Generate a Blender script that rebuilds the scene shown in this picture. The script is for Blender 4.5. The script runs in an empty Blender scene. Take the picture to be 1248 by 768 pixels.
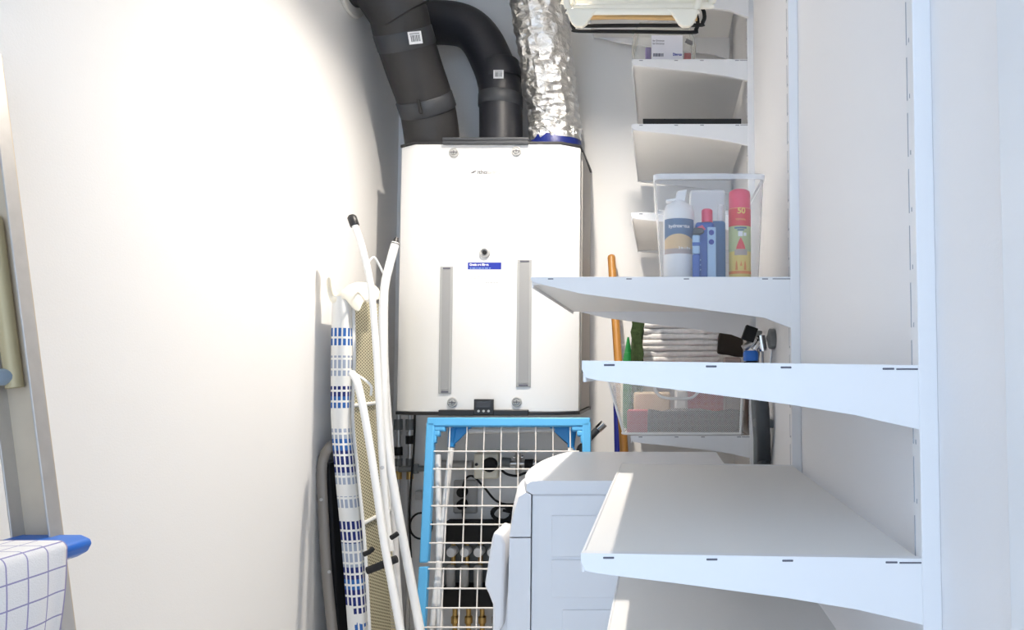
import bpy, bmesh, math, random
from mathutils import Vector, Matrix, noise
random.seed(7)
S = bpy.context.scene
COL = S.collection
# ------------------------------------------------------------------ camera
F, CX, CY, EYE, PITCH = 900.0, 806.0, 404.0, 1.10, 0.0524
cp, sp = math.cos(PITCH), math.sin(PITCH)
cam = bpy.data.cameras.new('camera')
cam.sensor_width = 36.0
cam.lens = F / 1248 * 36
cam.shift_x = (624 - CX) / 1248
cam.shift_y = -(384 - CY) / 1248
cam.clip_start = 0.02
co = bpy.data.objects.new('camera', cam)
COL.objects.link(co)
co.location = (0, 0, EYE)
co.rotation_euler = (math.pi / 2 + PITCH, 0, 0)
S.camera = co

def W(px, py, Y):
    """the point at depth Y seen at a place of the photograph (used to measure the room)"""
    a, b = (px - CX) / F, (CY - py) / F
    t = Y / (cp - b * sp)
    return Vector((a * t, Y, EYE + t * (sp + b * cp)))

# ------------------------------------------------------------------ materials
def mat(name, col, rough=.5, metal=0, noise_amt=0.0, noise_scale=20, bump=0.0, bump_scale=60, spec=.5, sheen=0):
    m = bpy.data.materials.new(name)
    m.use_nodes = True
    nt = m.node_tree
    b = nt.nodes['Principled BSDF']
    b.inputs['Base Color'].default_value = (*col, 1)
    b.inputs['Roughness'].default_value = rough
    b.inputs['Metallic'].default_value = metal
    b.inputs['Specular IOR Level'].default_value = spec
    if sheen: b.inputs['Sheen Weight'].default_value = sheen
    tc = nt.nodes.new('ShaderNodeTexCoord')
    if noise_amt > 0:
        n = nt.nodes.new('ShaderNodeTexNoise')
        n.inputs['Scale'].default_value = noise_scale
        n.inputs['Detail'].default_value = 4
        nt.links.new(tc.outputs['Object'], n.inputs['Vector'])
        mx = nt.nodes.new('ShaderNodeMix'); mx.data_type = 'RGBA'
        mx.inputs[6].default_value = (*[c * (1 - noise_amt) for c in col], 1)
        mx.inputs[7].default_value = (*[min(1, c * (1 + noise_amt)) for c in col], 1)
        nt.links.new(n.outputs['Fac'], mx.inputs[0])
        nt.links.new(mx.outputs[2], b.inputs['Base Color'])
    if bump > 0:
        n2 = nt.nodes.new('ShaderNodeTexNoise')
        n2.inputs['Scale'].default_value = bump_scale
        n2.inputs['Detail'].default_value = 5
        nt.links.new(tc.outputs['Object'], n2.inputs['Vector'])
        bp = nt.nodes.new('ShaderNodeBump')
        bp.inputs['Strength'].default_value = bump
        bp.inputs['Distance'].default_value = .004
        nt.links.new(n2.outputs['Fac'], bp.inputs['Height'])
        nt.links.new(bp.outputs['Normal'], b.inputs['Normal'])
    return m

def nodes_of(m):
    return m.node_tree, m.node_tree.nodes['Principled BSDF']

M = {}
M['wall'] = mat('wall_paint', (.90, .89, .88), .85, bump=.08, bump_scale=220)
M['wallr'] = mat('right_wall_paint', (.90, .89, .90), .8, bump=.06, bump_scale=220)
M['ceil'] = mat('ceiling_paint', (.74, .71, .66), .9, bump=.05)
M['trim'] = mat('door_trim_paint', (.84, .86, .89), .45)
M['floor'] = mat('floor_vinyl', (.70, .68, .65), .5, noise_amt=.12, noise_scale=9)
M['shelf'] = mat('white_powder_coat', (.86, .86, .87), .42, bump=.015, bump_scale=300)
M['board'] = mat('white_shelf_board', (.89, .875, .855), .5)
M['slot'] = mat('slot_shadow_gap', (.12, .12, .15), .7)
M['slotgrey'] = mat('upright_slot', (.34, .36, .42), .7)
M['padback'] = mat('olive_felt_pad', (.24, .22, .14), .95)
M['unit'] = mat('white_enamel', (.80, .79, .775), .38)
M['unit_side'] = mat('casing_grey', (.42, .40, .38), .6)
M['black'] = mat('black_plastic', (.018, .018, .02), .45)
M['blacksoft'] = mat('black_matt', (.012, .012, .013), .8)
M['rubber'] = mat('black_duct_foam', (.028, .027, .028), .55, noise_amt=.25, noise_scale=14, bump=.25, bump_scale=26)
M['band'] = mat('duct_strap_rubber', (.045, .048, .055), .5)
M['darkduct'] = mat('dark_duct_plastic', (.017, .018, .024), .42, bump=.1, bump_scale=30)
M['greygrip'] = mat('grey_recess', (.33, .33, .33), .5)
M['greyrim'] = mat('grey_recess_rim', (.40, .40, .395), .45)
M['steel'] = mat('steel', (.62, .62, .62), .3, 1)
M['chrome'] = mat('chrome', (.75, .75, .76), .14, 1)
M['alu'] = mat('brushed_aluminium', (.60, .585, .57), .40, .75, noise_amt=.1, noise_scale=40)
M['aluweb'] = mat('aluminium_web', (.66, .56, .43), .5, .15, noise_amt=.08, noise_scale=25)
M['brass'] = mat('brass', (.62, .42, .16), .35, 1)
M['bluecap'] = mat('blue_plastic', (.02, .16, .62), .38)
M['bluecollar'] = mat('blue_collar', (.008, .02, .17), .4)
M['rackblue'] = mat('light_blue_plastic', (.10, .42, .76), .4)
M['rackdark'] = mat('blue_plastic_inner', (.02, .24, .58), .42)
M['wire'] = mat('white_coated_wire', (.84, .80, .76), .4)
M['tube'] = mat('white_tube', (.86, .86, .85), .32)
M['sleeve'] = mat('scuffed_white_sleeve', (.74, .73, .72), .5, noise_amt=.22, noise_scale=30)
M['cream'] = mat('cream_plastic', (.93, .87, .73), .4)
M['wood'] = mat('pale_wood', (.62, .40, .17), .5, noise_amt=.2, noise_scale=20)
M['broom'] = mat('varnished_broom_wood', (.46, .21, .045), .42, noise_amt=.2, noise_scale=12)
M['navy'] = mat('navy_plastic', (.012, .018, .22), .4)
M['washer'] = mat('appliance_white', (.82, .83, .86), .35)
M['washfront'] = mat('appliance_front', (.84, .84, .86), .33)
M['towel'] = mat('white_terry', (.88, .85, .83), .95, noise_amt=.14, noise_scale=60, bump=.5, bump_scale=240)
M['green'] = mat('green_plastic', (.008, .17, .035), .4)
M['moss'] = mat('dark_green_knit', (.03, .055, .014), .95, noise_amt=.5, noise_scale=60, bump=.8, bump_scale=90)
M['brown'] = mat('dark_brown_leather', (.022, .014, .009), .8, noise_amt=.3, noise_scale=30, bump=.4)
M['hose'] = mat('dark_grey_hose', (.055, .062, .070), .5)
M['greypl'] = mat('grey_plastic', (.20, .21, .21), .45)
M['ltgrey'] = mat('light_grey_plastic', (.48, .47, .46), .5)
M['stoolgrey'] = mat('taupe_enamel', (.27, .245, .22), .42, .2)
M['red'] = mat('red_card', (.55, .035, .06), .6)
M['pink'] = mat('pink_card', (.72, .11, .18), .6)
M['tan'] = mat('tan_card', (.62, .47, .31), .7, noise_amt=.15, noise_scale=20)
M['greycloth'] = mat('grey_cloth', (.14, .14, .15), .95, bump=.5)
M['paper'] = mat('white_paper', (.80, .79, .84), .7)
M['ink'] = mat('dark_ink', (.05, .045, .07), .7)
M['inkgrey'] = mat('grey_ink', (.13, .13, .14), .6)
M['inkpale'] = mat('pale_ink', (.27, .27, .28), .6)
M['inkblue'] = mat('blue_ink', (.012, .03, .34), .5)
M['white'] = mat('white_plastic', (.85, .85, .86), .4)
M['bottleblue'] = mat('bottle_blue', (.02, .10, .42), .35)
M['bottleblue2'] = mat('bottle_steel_blue', (.05, .17, .40), .35)
M['lightblue'] = mat('pale_blue_label', (.40, .58, .80), .45)
M['sand'] = mat('sand_label', (.70, .50, .27), .5)
M['sandgrey'] = mat('taupe_label', (.45, .36, .33), .5)
M['slate'] = mat('slate_label', (.09, .16, .29), .5)
M['canred'] = mat('red_can', (.72, .05, .06), .4)
M['canpink'] = mat('pink_red_cap', (.80, .07, .15), .4)
M['canyellow'] = mat('yellow_label', (.82, .62, .16), .5)
M['cangreen'] = mat('pale_green_label', (.50, .56, .28), .5)
M['orange'] = mat('orange_ink', (.80, .25, .04), .5)
M['violet'] = mat('violet_plastic', (.20, .12, .42), .5)
M['screen'] = mat('dark_display', (.05, .055, .065), .2)
M['tantube'] = mat('anodised_tan_tube', (.56, .47, .28), .45, .2)
M['bluegrey'] = mat('blue_grey_plastic', (.33, .42, .52), .45)

# crinkled foil
m = mat('crinkled_foil', (.84, .83, .81), .33, 1)
nt, b = nodes_of(m)
tc = nt.nodes.new('ShaderNodeTexCoord')
mp = nt.nodes.new('ShaderNodeMapping'); mp.inputs['Scale'].default_value = (1, 1, 1.7)
v = nt.nodes.new('ShaderNodeTexVoronoi'); v.inputs['Scale'].default_value = 26; v.feature = 'F1'
n = nt.nodes.new('ShaderNodeTexNoise'); n.inputs['Scale'].default_value = 26; n.inputs['Detail'].default_value = 4; n.inputs['Roughness'].default_value = .6; n.inputs['Distortion'].default_value = 1.2
ad = nt.nodes.new('ShaderNodeMath'); ad.operation = 'ADD'
bp = nt.nodes.new('ShaderNodeBump'); bp.inputs['Strength'].default_value = .8; bp.inputs['Distance'].default_value = .012
nt.links.new(tc.outputs['Object'], mp.inputs['Vector'])
nt.links.new(mp.outputs['Vector'], v.inputs['Vector']); nt.links.new(mp.outputs['Vector'], n.inputs['Vector'])
nt.links.new(v.outputs['Distance'], ad.inputs[0]); nt.links.new(n.outputs['Fac'], ad.inputs[1])
nt.links.new(ad.outputs[0], bp.inputs['Height']); nt.links.new(bp.outputs['Normal'], b.inputs['Normal'])
M['foil'] = m

def holes(name, col, ax, ay, freq, hole, rough=.5, metal=0, fw=None):
    """perforated sheet: staggered holes in the plane of two object axes"""
    m = mat(name, col, rough, metal)
    nt, b = nodes_of(m)
    tc = nt.nodes.new('ShaderNodeTexCoord')
    sx = nt.nodes.new('ShaderNodeSeparateXYZ'); nt.links.new(tc.outputs['Object'], sx.inputs[0])
    def mul(sock, k, op='MULTIPLY'):
        q = nt.nodes.new('ShaderNodeMath'); q.operation = op
        nt.links.new(sock, q.inputs[0])
        if isinstance(k, (int, float)): q.inputs[1].default_value = k
        else: nt.links.new(k, q.inputs[1])
        return q.outputs[0]
    u, w = mul(sx.outputs[ax], freq), mul(sx.outputs[ay], fw or freq)
    s1 = nt.nodes.new('ShaderNodeMath'); s1.operation = 'SINE'; nt.links.new(mul(u, w, 'ADD'), s1.inputs[0])
    s2 = nt.nodes.new('ShaderNodeMath'); s2.operation = 'SINE'; nt.links.new(mul(u, w, 'SUBTRACT'), s2.inputs[0])
    p = mul(mul(s1.outputs[0], s1.outputs[0]), mul(s2.outputs[0], s2.outputs[0]))
    g = mul(p, hole, 'GREATER_THAN')
    tr = nt.nodes.new('ShaderNodeBsdfTransparent')
    mx = nt.nodes.new('ShaderNodeMixShader')
    out = nt.nodes['Material Output']
    nt.links.new(g, mx.inputs[0]); nt.links.new(b.outputs[0], mx.inputs[1]); nt.links.new(tr.outputs[0], mx.inputs[2])
    nt.links.new(mx.outputs[0], out.inputs[0])
    return m
M['basketmesh'] = holes('white_mesh_sheet', (.80, .78, .76), 0, 2, 520, .16)
M['basketside'] = holes('white_mesh_side', (.80, .78, .76), 1, 2, 520, .16)
M['ironmesh'] = holes('expanded_metal_sheet', (.74, .68, .48), 1, 2, 120, .30, .45, .2, 290)

def clearplastic(name, tint, opac, rough=.25):
    m = mat(name, tint, rough)
    nt, b = nodes_of(m)
    tr = nt.nodes.new('ShaderNodeBsdfTransparent')
    fr = nt.nodes.new('ShaderNodeLayerWeight'); fr.inputs['Blend'].default_value = .35
    mr = nt.nodes.new('ShaderNodeMapRange')
    mr.inputs[3].default_value = opac; mr.inputs[4].default_value = min(1, opac + .45)
    mx = nt.nodes.new('ShaderNodeMixShader')
    nt.links.new(fr.outputs['Facing'], mr.inputs[0]); nt.links.new(mr.outputs[0], mx.inputs[0])
    nt.links.new(tr.outputs[0], mx.inputs[1]); nt.links.new(b.outputs[0], mx.inputs[2])
    nt.links.new(mx.outputs[0], nt.nodes['Material Output'].inputs[0])
    return m
M['clear'] = clearplastic('translucent_box_plastic', (.88, .89, .92), .12)
M['clearrim'] = clearplastic('translucent_box_rim', (.86, .88, .92), .55)
M['bag'] = clearplastic('clear_bag_film', (.80, .78, .70), .22, .15)

# ironing cover: white cloth, rows of blue dashes (uv: x across 0..1, y along in metres)
m = mat('ironing_cover_cloth', (.84, .83, .80), .9, bump=.15)
nt, b = nodes_of(m)
uv = nt.nodes.new('ShaderNodeUVMap'); uv.uv_map = 'UVMap'
sx = nt.nodes.new('ShaderNodeSeparateXYZ'); nt.links.new(uv.outputs[0], sx.inputs[0])
def mth(op, a, k=None, k2=None):
    q = nt.nodes.new('ShaderNodeMath'); q.operation = op
    for i, x in enumerate((a, k, k2)):
        if x is None: continue
        if isinstance(x, (int, float)): q.inputs[i].default_value = x
        else: nt.links.new(x, q.inputs[i])
    return q.outputs[0]
row = mth('MULTIPLY', sx.outputs[1], 1 / .0343)
rowf = mth('FRACT', row)
colm = mth('MULTIPLY', sx.outputs[0], 1 / .0151)
colf = mth('FRACT', colm)
dash = mth('MULTIPLY', mth('LESS_THAN', colf, .62), mth('LESS_THAN', rowf, .80))
blank = (.84, .83, .80, 1); blue = (.03, .13, .42, 1); dark = (.014, .025, .16, 1); pale = (.36, .41, .52, 1)
stops = [(361, blank), (398, blue), (420, blank), (433, pale), (457, blank), (470, dark), (482, blue), (496, blank), (521, pale), (534, blue), (547, dark),
         (574, pale), (588, blank), (602, pale), (619, blank), (632, dark), (659, pale), (688, dark), (701, blue), (714, dark), (742, blank), (755, blue), (790, blank)]
cr = nt.nodes.new('ShaderNodeValToRGB'); cr.color_ramp.interpolation = 'CONSTANT'
els = cr.color_ramp.elements
els[0].position = 0; els[0].color = blank
els[1].position = .999; els[1].color = blank
for y_, c_ in stops[1:]:
    e = els.new((y_ - 361) * .00265 / 1.2); e.color = c_
nt.links.new(mth('MULTIPLY', sx.outputs[1], 1 / 1.2), cr.inputs[0])
mx = nt.nodes.new('ShaderNodeMix'); mx.data_type = 'RGBA'
mx.inputs[6].default_value = (.84, .83, .80, 1)
nt.links.new(dash, mx.inputs[0]); nt.links.new(cr.outputs[0], mx.inputs[7]); nt.links.new(mx.outputs[2], b.inputs['Base Color'])
M['cover'] = m

# tea towel: white cloth with a thin blue-violet check (uv in metres)
m = mat('checked_tea_towel', (.84, .83, .84), .95, bump=.3, bump_scale=500)
nt, b = nodes_of(m)
uv = nt.nodes.new('ShaderNodeUVMap'); uv.uv_map = 'UVMap'
sx = nt.nodes.new('ShaderNodeSeparateXYZ'); nt.links.new(uv.outputs[0], sx.inputs[0])
l1 = mth('LESS_THAN', mth('FRACT', mth('MULTIPLY', sx.outputs[0], 1 / .034)), .065)
l2 = mth('LESS_THAN', mth('FRACT', mth('MULTIPLY', sx.outputs[1], 1 / .034)), .065)
mx = nt.nodes.new('ShaderNodeMix'); mx.data_type = 'RGBA'
mx.inputs[6].default_value = (.84, .83, .84, 1); mx.inputs[7].default_value = (.33, .31, .52, 1)
nt.links.new(mth('MAXIMUM', l1, l2), mx.inputs[0]); nt.links.new(mx.outputs[2], b.inputs['Base Color'])
M['teatowel'] = m

m = bpy.data.materials.new('lamp_glow'); m.use_nodes = True
nt, b = nodes_of(m)
b.inputs['Base Color'].default_value = (1, .95, .88, 1)
b.inputs['Emission Color'].default_value = (1, .915, .80, 1)
LAMP = 4700
b.inputs['Emission Strength'].default_value = LAMP
M['glow'] = m

# ------------------------------------------------------------------ mesh helpers
def B(): return bmesh.new()

def box(bm, x0, x1, y0, y1, z0, z1, mi=0, taper=None):
    vs = []
    for z in (z0, z1):
        for x, y in ((x0, y0), (x1, y0), (x1, y1), (x0, y1)):
            vs.append(bm.verts.new((x, y, z)))
    f = [(3, 2, 1, 0), (4, 5, 6, 7), (0, 1, 5, 4), (1, 2, 6, 5), (2, 3, 7, 6), (3, 0, 4, 7)]
    for q in f:
        bm.faces.new([vs[i] for i in q]).material_index = mi
    return vs

def obox(bm, c, ax, ay, az, hx, hy, hz, mi=0):
    """oriented box: centre, three axes, half sizes"""
    c = Vector(c); vs = []
    for z in (-1, 1):
        for x, y in ((-1, -1), (1, -1), (1, 1), (-1, 1)):
            vs.append(bm.verts.new(c + ax * hx * x + ay * hy * y + az * hz * z))
    for q in [(3, 2, 1, 0), (4, 5, 6, 7), (0, 1, 5, 4), (1, 2, 6, 5), (2, 3, 7, 6), (3, 0, 4, 7)]:
        bm.faces.new([vs[i] for i in q]).material_index = mi
    return vs

def prism(bm, poly, axis, a0, a1, mi=0):
    """polygon in the two other axes, pushed along axis"""
    def P(u, v, a):
        return {'x': (a, u, v), 'y': (u, a, v), 'z': (u, v, a)}[axis]
    lo = [bm.verts.new(P(u, v, a0)) for u, v in poly]
    hi = [bm.verts.new(P(u, v, a1)) for u, v in poly]
    n = len(poly)
    bm.faces.new(lo[::-1]).material_index = mi
    bm.faces.new(hi).material_index = mi
    for i in range(n):
        bm.faces.new((lo[i], lo[(i + 1) % n], hi[(i + 1) % n], hi[i])).material_index = mi

def smooth(pts, k=6):
    pts = [Vector(p) for p in pts]
    if len(pts) < 3: return pts
    q = [2 * pts[0] - pts[1]] + pts + [2 * pts[-1] - pts[-2]]
    out = []
    for i in range(1, len(q) - 2):
        p0, p1, p2, p3 = q[i - 1:i + 3]
        for j in range(k):
            t = j / k
            out.append(.5 * ((2 * p1) + (p2 - p0) * t + (2 * p0 - 5 * p1 + 4 * p2 - p3) * t * t + (3 * p1 - p0 - 3 * p2 + p3) * t ** 3))
    out.append(pts[-1])
    return out

def tube(bm, pts, r, n=12, mi=0, caps=True, sx=1.0, sy=1.0, up=None, jitter=0):
    """sweep a circle (or ellipse) along points; r number or list"""
    pts = [Vector(p) for p in pts]
    N = len(pts)
    rs = r if isinstance(r, (list, tuple)) else [r] * N
    T = []
    for i in range(N):
        d = pts[min(i + 1, N - 1)] - pts[max(i - 1, 0)]
        T.append(d.normalized())
    u = Vector(up) if up else (Vector((0, 0, 1)) if abs(T[0].z) < .9 else Vector((0, 1, 0)))
    u = (u - T[0] * u.dot(T[0])).normalized()
    rings = []
    for i in range(N):
        u = (u - T[i] * u.dot(T[i])).normalized()
        v = T[i].cross(u)
        ring = []
        for k in range(n):
            a = 2 * math.pi * k / n
            rr = rs[i]
            if jitter: rr += random.uniform(-jitter, jitter)
            ring.append(bm.verts.new(pts[i] + u * math.cos(a) * rr * sx + v * math.sin(a) * rr * sy))
        rings.append(ring)
    for i in range(N - 1):
        for k in range(n):
            bm.faces.new((rings[i][k], rings[i][(k + 1) % n], rings[i + 1][(k + 1) % n], rings[i + 1][k])).material_index = mi
    if caps:
        bm.faces.new(rings[0][::-1]).material_index = mi
        bm.faces.new(rings[-1]).material_index = mi
    return rings

def lathe(bm, prof, c, axis='z', n=24, mi=0, sx=1.0, sy=1.0):
    """profile [(radius, height)] around an axis through c; closed with end faces"""
    c = Vector(c)
    rings = []
    for r, h in prof:
        ring = []
        for k in range(n):
            a = 2 * math.pi * k / n
            p, q = math.cos(a) * r * sx, math.sin(a) * r * sy
            d = {'z': (p, q, h), 'y': (p, h, q), 'x': (h, p, q)}[axis]
            ring.append(bm.verts.new(c + Vector(d)))
        rings.append(ring)
    for i in range(len(rings) - 1):
        for k in range(n):
            bm.faces.new((rings[i][k], rings[i][(k + 1) % n], rings[i + 1][(k + 1) % n], rings[i + 1][k])).material_index = mi
    bm.faces.new(rings[0][::-1]).material_index = mi
    bm.faces.new(rings[-1]).material_index = mi

ORI = {}
def obj(name, bm, mats, parent=None, bev=0, seg=2, smooth_ang=40, loc=None, flat=False):
    bmesh.ops.recalc_face_normals(bm, faces=bm.faces)
    if parent is not None:
        org = ORI[parent.name]
    elif loc is not None:
        org = Vector(loc)
    else:
        xs = [v.co.x for v in bm.verts]; ys = [v.co.y for v in bm.verts]; zs = [v.co.z for v in bm.verts]
        org = Vector(((min(xs) + max(xs)) / 2, (min(ys) + max(ys)) / 2, min(zs)))
    bmesh.ops.translate(bm, vec=-org, verts=bm.verts)
    me = bpy.data.meshes.new(name)
    if not flat:
        for f in bm.faces: f.smooth = True
        for e in bm.edges:
            if len(e.link_faces) == 2 and e.calc_face_angle(0) > math.radians(smooth_ang):
                e.smooth = False
    bm.to_mesh(me); bm.free()
    for mm in (mats if isinstance(mats, (list, tuple)) else [mats]):
        me.materials.append(M[mm])
    o = bpy.data.objects.new(name, me)
    COL.objects.link(o)
    if parent is not None:
        o.parent = parent
    else:
        o.location = org
    ORI[o.name] = org
    if bev:
        md = o.modifiers.new('bevel', 'BEVEL'); md.width = bev; md.segments = seg; md.limit_method = 'ANGLE'; md.angle_limit = math.radians(35)
        md.harden_normals = False
    return o

def thing(name, label, cat, loc, group=None):
    o = bpy.data.objects.new(name, None)
    o.empty_display_size = .05
    COL.objects.link(o)
    o.location = loc
    ORI[o.name] = Vector(loc)
    tag(o, label, cat, group)
    return o

def tag(o, label, cat, group=None):
    o['label'] = label; o['category'] = cat
    if group: o['group'] = group
    return o

def struct(name, bm, mt, bev=0):
    o = obj(name, bm, mt, bev=bev); o['kind'] = 'structure'; return o

def dup(root, off, label=None):
    off = Vector(off)
    def rec(o, par):
        c = o.copy(); COL.objects.link(c); c.parent = par
        ORI[c.name] = ORI[o.name] + off
        for ch in list(o.children): 
            if ch is not c: rec(ch, c)
        return c
    r = rec(root, None)
    r.location = root.location + off
    if label: r['label'] = label
    return r

def text(name, body, size, mtx, mt, parent, align='CENTER', extrude=.0003, xs=1.0, bold=0):
    cu = bpy.data.curves.new('tmp', 'FONT')
    cu.body = body; cu.size = size; cu.align_x = align; cu.align_y = 'CENTER'; cu.extrude = extrude; cu.offset = bold
    t = bpy.data.objects.new('tmp', cu)
    COL.objects.link(t)
    dg = bpy.context.evaluated_depsgraph_get()
    me = bpy.data.meshes.new_from_object(t.evaluated_get(dg))
    bpy.data.objects.remove(t)
    bm = bmesh.new(); bm.from_mesh(me)
    bmesh.ops.scale(bm, vec=(xs, 1, 1), verts=bm.verts)
    bmesh.ops.transform(bm, matrix=mtx, verts=bm.verts)
    return obj(name, bm, mt, parent, flat=True)

def facing(loc):      # text plane facing the corridor entrance (-Y)
    return Matrix.Translation(loc) @ Matrix.Rotation(math.pi / 2, 4, 'X')

def textcyl(name, body, size, c, r, z, mt, parent, ang0=-math.pi / 2, xs=1.0, bold=0):
    """lettering wrapped on an upright cylinder, facing -Y"""
    cu = bpy.data.curves.new('tmp', 'FONT')
    cu.body = body; cu.size = size; cu.align_x = 'CENTER'; cu.align_y = 'CENTER'; cu.offset = bold
    t = bpy.data.objects.new('tmp', cu); COL.objects.link(t)
    me = bpy.data.meshes.new_from_object(t.evaluated_get(bpy.context.evaluated_depsgraph_get()))
    bpy.data.objects.remove(t)
    bm = bmesh.new(); bm.from_mesh(me)
    for v in bm.verts:
        a = ang0 + v.co.x * xs / r
        v.co = Vector((c[0] + math.cos(a) * r, c[1] + math.sin(a) * r, z + v.co.y))
    return obj(name, bm, mt, parent, flat=True)

def cylpatch(bm, c, r, a0, a1, zlo, zhi, n=14, mi=0):
    """curved label on a cylinder; zlo/zhi numbers or functions of 0..1"""
    g = lambda z, t: z(t) if callable(z) else z
    prev = None
    for i in range(n + 1):
        t = i / n; a = a0 + (a1 - a0) * t
        x, y = c[0] + math.cos(a) * r, c[1] + math.sin(a) * r
        cur = (bm.verts.new((x, y, g(zlo, t))), bm.verts.new((x, y, g(zhi, t))))
        if prev: bm.faces.new((prev[0], cur[0], cur[1], prev[1])).material_index = mi
        prev = cur

# ------------------------------------------------------------------ the room
XL, XR, YN, YB = -1.12, .305, -1.1, 3.10
ZC = 2.80
bm = B(); box(bm, XL - .1, XR + .1, YN, YB + .1, -.06, 0); struct('floor', bm, 'floor')
bm = B(); box(bm, XL - .1, XR + .1, YN, YB + .1, ZC, ZC + .08); struct('ceiling', bm, 'ceil')
bm = B(); box(bm, XL - .1, XL, YN, YB + .1, 0, ZC); struct('wall_left', bm, 'wall')
bm = B(); box(bm, XR, XR + .1, YN, YB + .1, 0, ZC); struct('wall_right', bm, 'wallr')
bm = B(); box(bm, XL, XR, YB, YB + .1, 0, ZC); struct('wall_back', bm, 'wall')
bm = B(); box(bm, .280, XR, .16, .606, 0, ZC); struct('trim_1', bm, 'trim', .004)
bm = B(); box(bm, XL, XL + .012, YN, YB, 0, .07); struct('baseboard_left', bm, 'trim', .003)
# ------------------------------------------------------------------ shelving on the right wall
UY = (.816, 1.616, 2.385)
UW = .026
Ulab = ('white slotted wall upright carrying the brackets of the two nearest shelves',
        'white slotted wall upright at the bracket under the clear storage box',
        'white slotted wall upright carrying the short shelves by the back wall')
for i, y in enumerate(UY):
    bm = B()
    # U channel open to the room: two flanges, back, face strip with slots
    xf = .284
    box(bm, xf, XR, y, y + UW, .04, ZC - .02)
    z = .10
    while z < ZC - .12:
        box(bm, xf - .0006, xf + .002, y + .0195, y + .0225, z, z + .052, 1)
        box(bm, xf - .0006, xf + .002, y + .0115, y + .0145, z, z + .006, 1)
        z += .0655
    o = obj('shelf_upright', bm, ['shelf', 'slotgrey'], bev=.0012)
    tag(o, Ulab[i], 'upright rail', 'slotted uprights on the right wall')

PROF38 = ((0, .010), (.012, .019), (.05, .022), (.28, .031), (.60, .045), (.8, .056), (1, .072))
PROF58 = ((0, .008), (.02, .014), (.19, .037), (.45, .057), (.58, .066), (.89, .090), (1, .114))
def make_shelf(label, y0, y1, L, z, prof, rise=0.0, group='white wall shelves on slotted uprights', lip=True, ybs=None, rail=False):
    xw, xt = .288, .288 - L
    t = thing('wall_shelf', label, 'shelf', (xw - L / 2, (y0 + y1) / 2, z - .02), group)
    zz = lambda s: z + rise * (1 - s)
    bt = .012
    yl = (y0, y1 - bt)
    bm = B()
    # board with folded rims
    a = [(xt + .002, z + rise - .001), (xw - .004, z - .001), (xw - .004, z - .017), (xt + .002, z + rise - .017)]
    prism(bm, a, 'y', y0 + bt, y1 - bt)
    obj('board', bm, 'board', t, .0015)
    bm = B()
    box(bm, xt, xt + .004, y0 + bt + .0006, y1 - bt - .0006, z + rise - .024, z + rise + .0)
    obj('front_rim', bm, 'shelf', t, .001)
    for k, yy in enumerate(yl):
        bm = B()
        top = [(xt + L * s, zz(s)) for s in (0, .25, .5, .75, 1)]
        bot = [(xt + L * s, zz(s) - d) for s, d in prof][::-1]
        prism(bm, top + bot, 'y', yy, yy + bt)
        yf = yy if k == 0 else yy + bt
        for s, w in ((.065, .012), (.365, .012), (.585, .012), (.885, .013)):
            x = xt + L * s
            box(bm, x, x + w, yf - .0006, yf + .0006, zz(s) - .0058, zz(s) - .0036, 1)
        x = xt + L * .925
        box(bm, x, xw - .004, yf - .0006, yf + .0006, zz(1) - .0054, zz(1) - .0036, 1)
        obj('bracket', bm, ['shelf', 'slot'], t, .0012)
    if rail:
        bm = B()
        tube(bm, [(-.055, y0 + .02, z - .050), (-.055, y1 - .02, z - .050)], .0105, 14)
        for yy in (y0 + .10, y1 - .10):
            box(bm, -.061, -.049, yy, yy + .02, z - .052, z - .012)
        obj('hanging_rail', bm, 'chrome', t)
    return t

Y0, Y1, Y2, Y3 = .818, 1.6155, 2.389, 3.062
zt = lambda px, py, Y: W(px, py, Y).z
Z_N1 = zt(1100, 445, Y0); Z_N2 = zt(1100, 681, Y0); Z_N3 = Z_N2 - .213
Z_M = zt(955, 337.5, 1.618)
make_shelf('empty white shelf nearest the camera at eye level, seen edge-on', Y0, Y1, .376, Z_N1, PROF38, .005)
make_shelf('empty white shelf with lit strip, second up beside the washing machine', Y0, Y1, .376, Z_N2, PROF38, .006)
make_shelf('lowest empty white shelf, under the lit shelf beside the washing machine', Y0, Y1, .376, Z_N3, PROF38, .0)
make_shelf('deep white shelf holding the clear storage box of bottles', 1.617, Y2 - .003, .575, Z_M, PROF58, .0)
Z_F1 = zt(850, 72, Y2); Z_F2 = zt(850, 151, Y2); Z_F3 = zt(775, 259, Y2); Z_F4 = zt(840, 531, Y2)
make_shelf('short white shelf at the back holding the clear labelled bag', Y2, Y3, .386, Z_F1, PROF38)
make_shelf('short white shelf at the back with thin black tray on it', Y2, Y3, .386, Z_F2, PROF38)
make_shelf('short white shelf at the back behind the clear storage box', Y2, Y3, .386, Z_F3, PROF38)
make_shelf('short white shelf under the mesh basket behind the washing machine', Y2, Y3, .386, Z_F4, PROF38)
ZRAILSHELF = 2.375
make_shelf('deep white shelf added above the view, holding the hanger rail and shading the right wall', 1.617, Y2 - .003, .575, ZRAILSHELF, PROF58, rail=True)  # unseen shelf added for the hangers, made deep to block lamp light from right wall
make_shelf('deep white shelf at the back, topmost, above the labelled bag', Y2, Y3, .575, W(725, 46, Y3).z + .012, PROF58)

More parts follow.
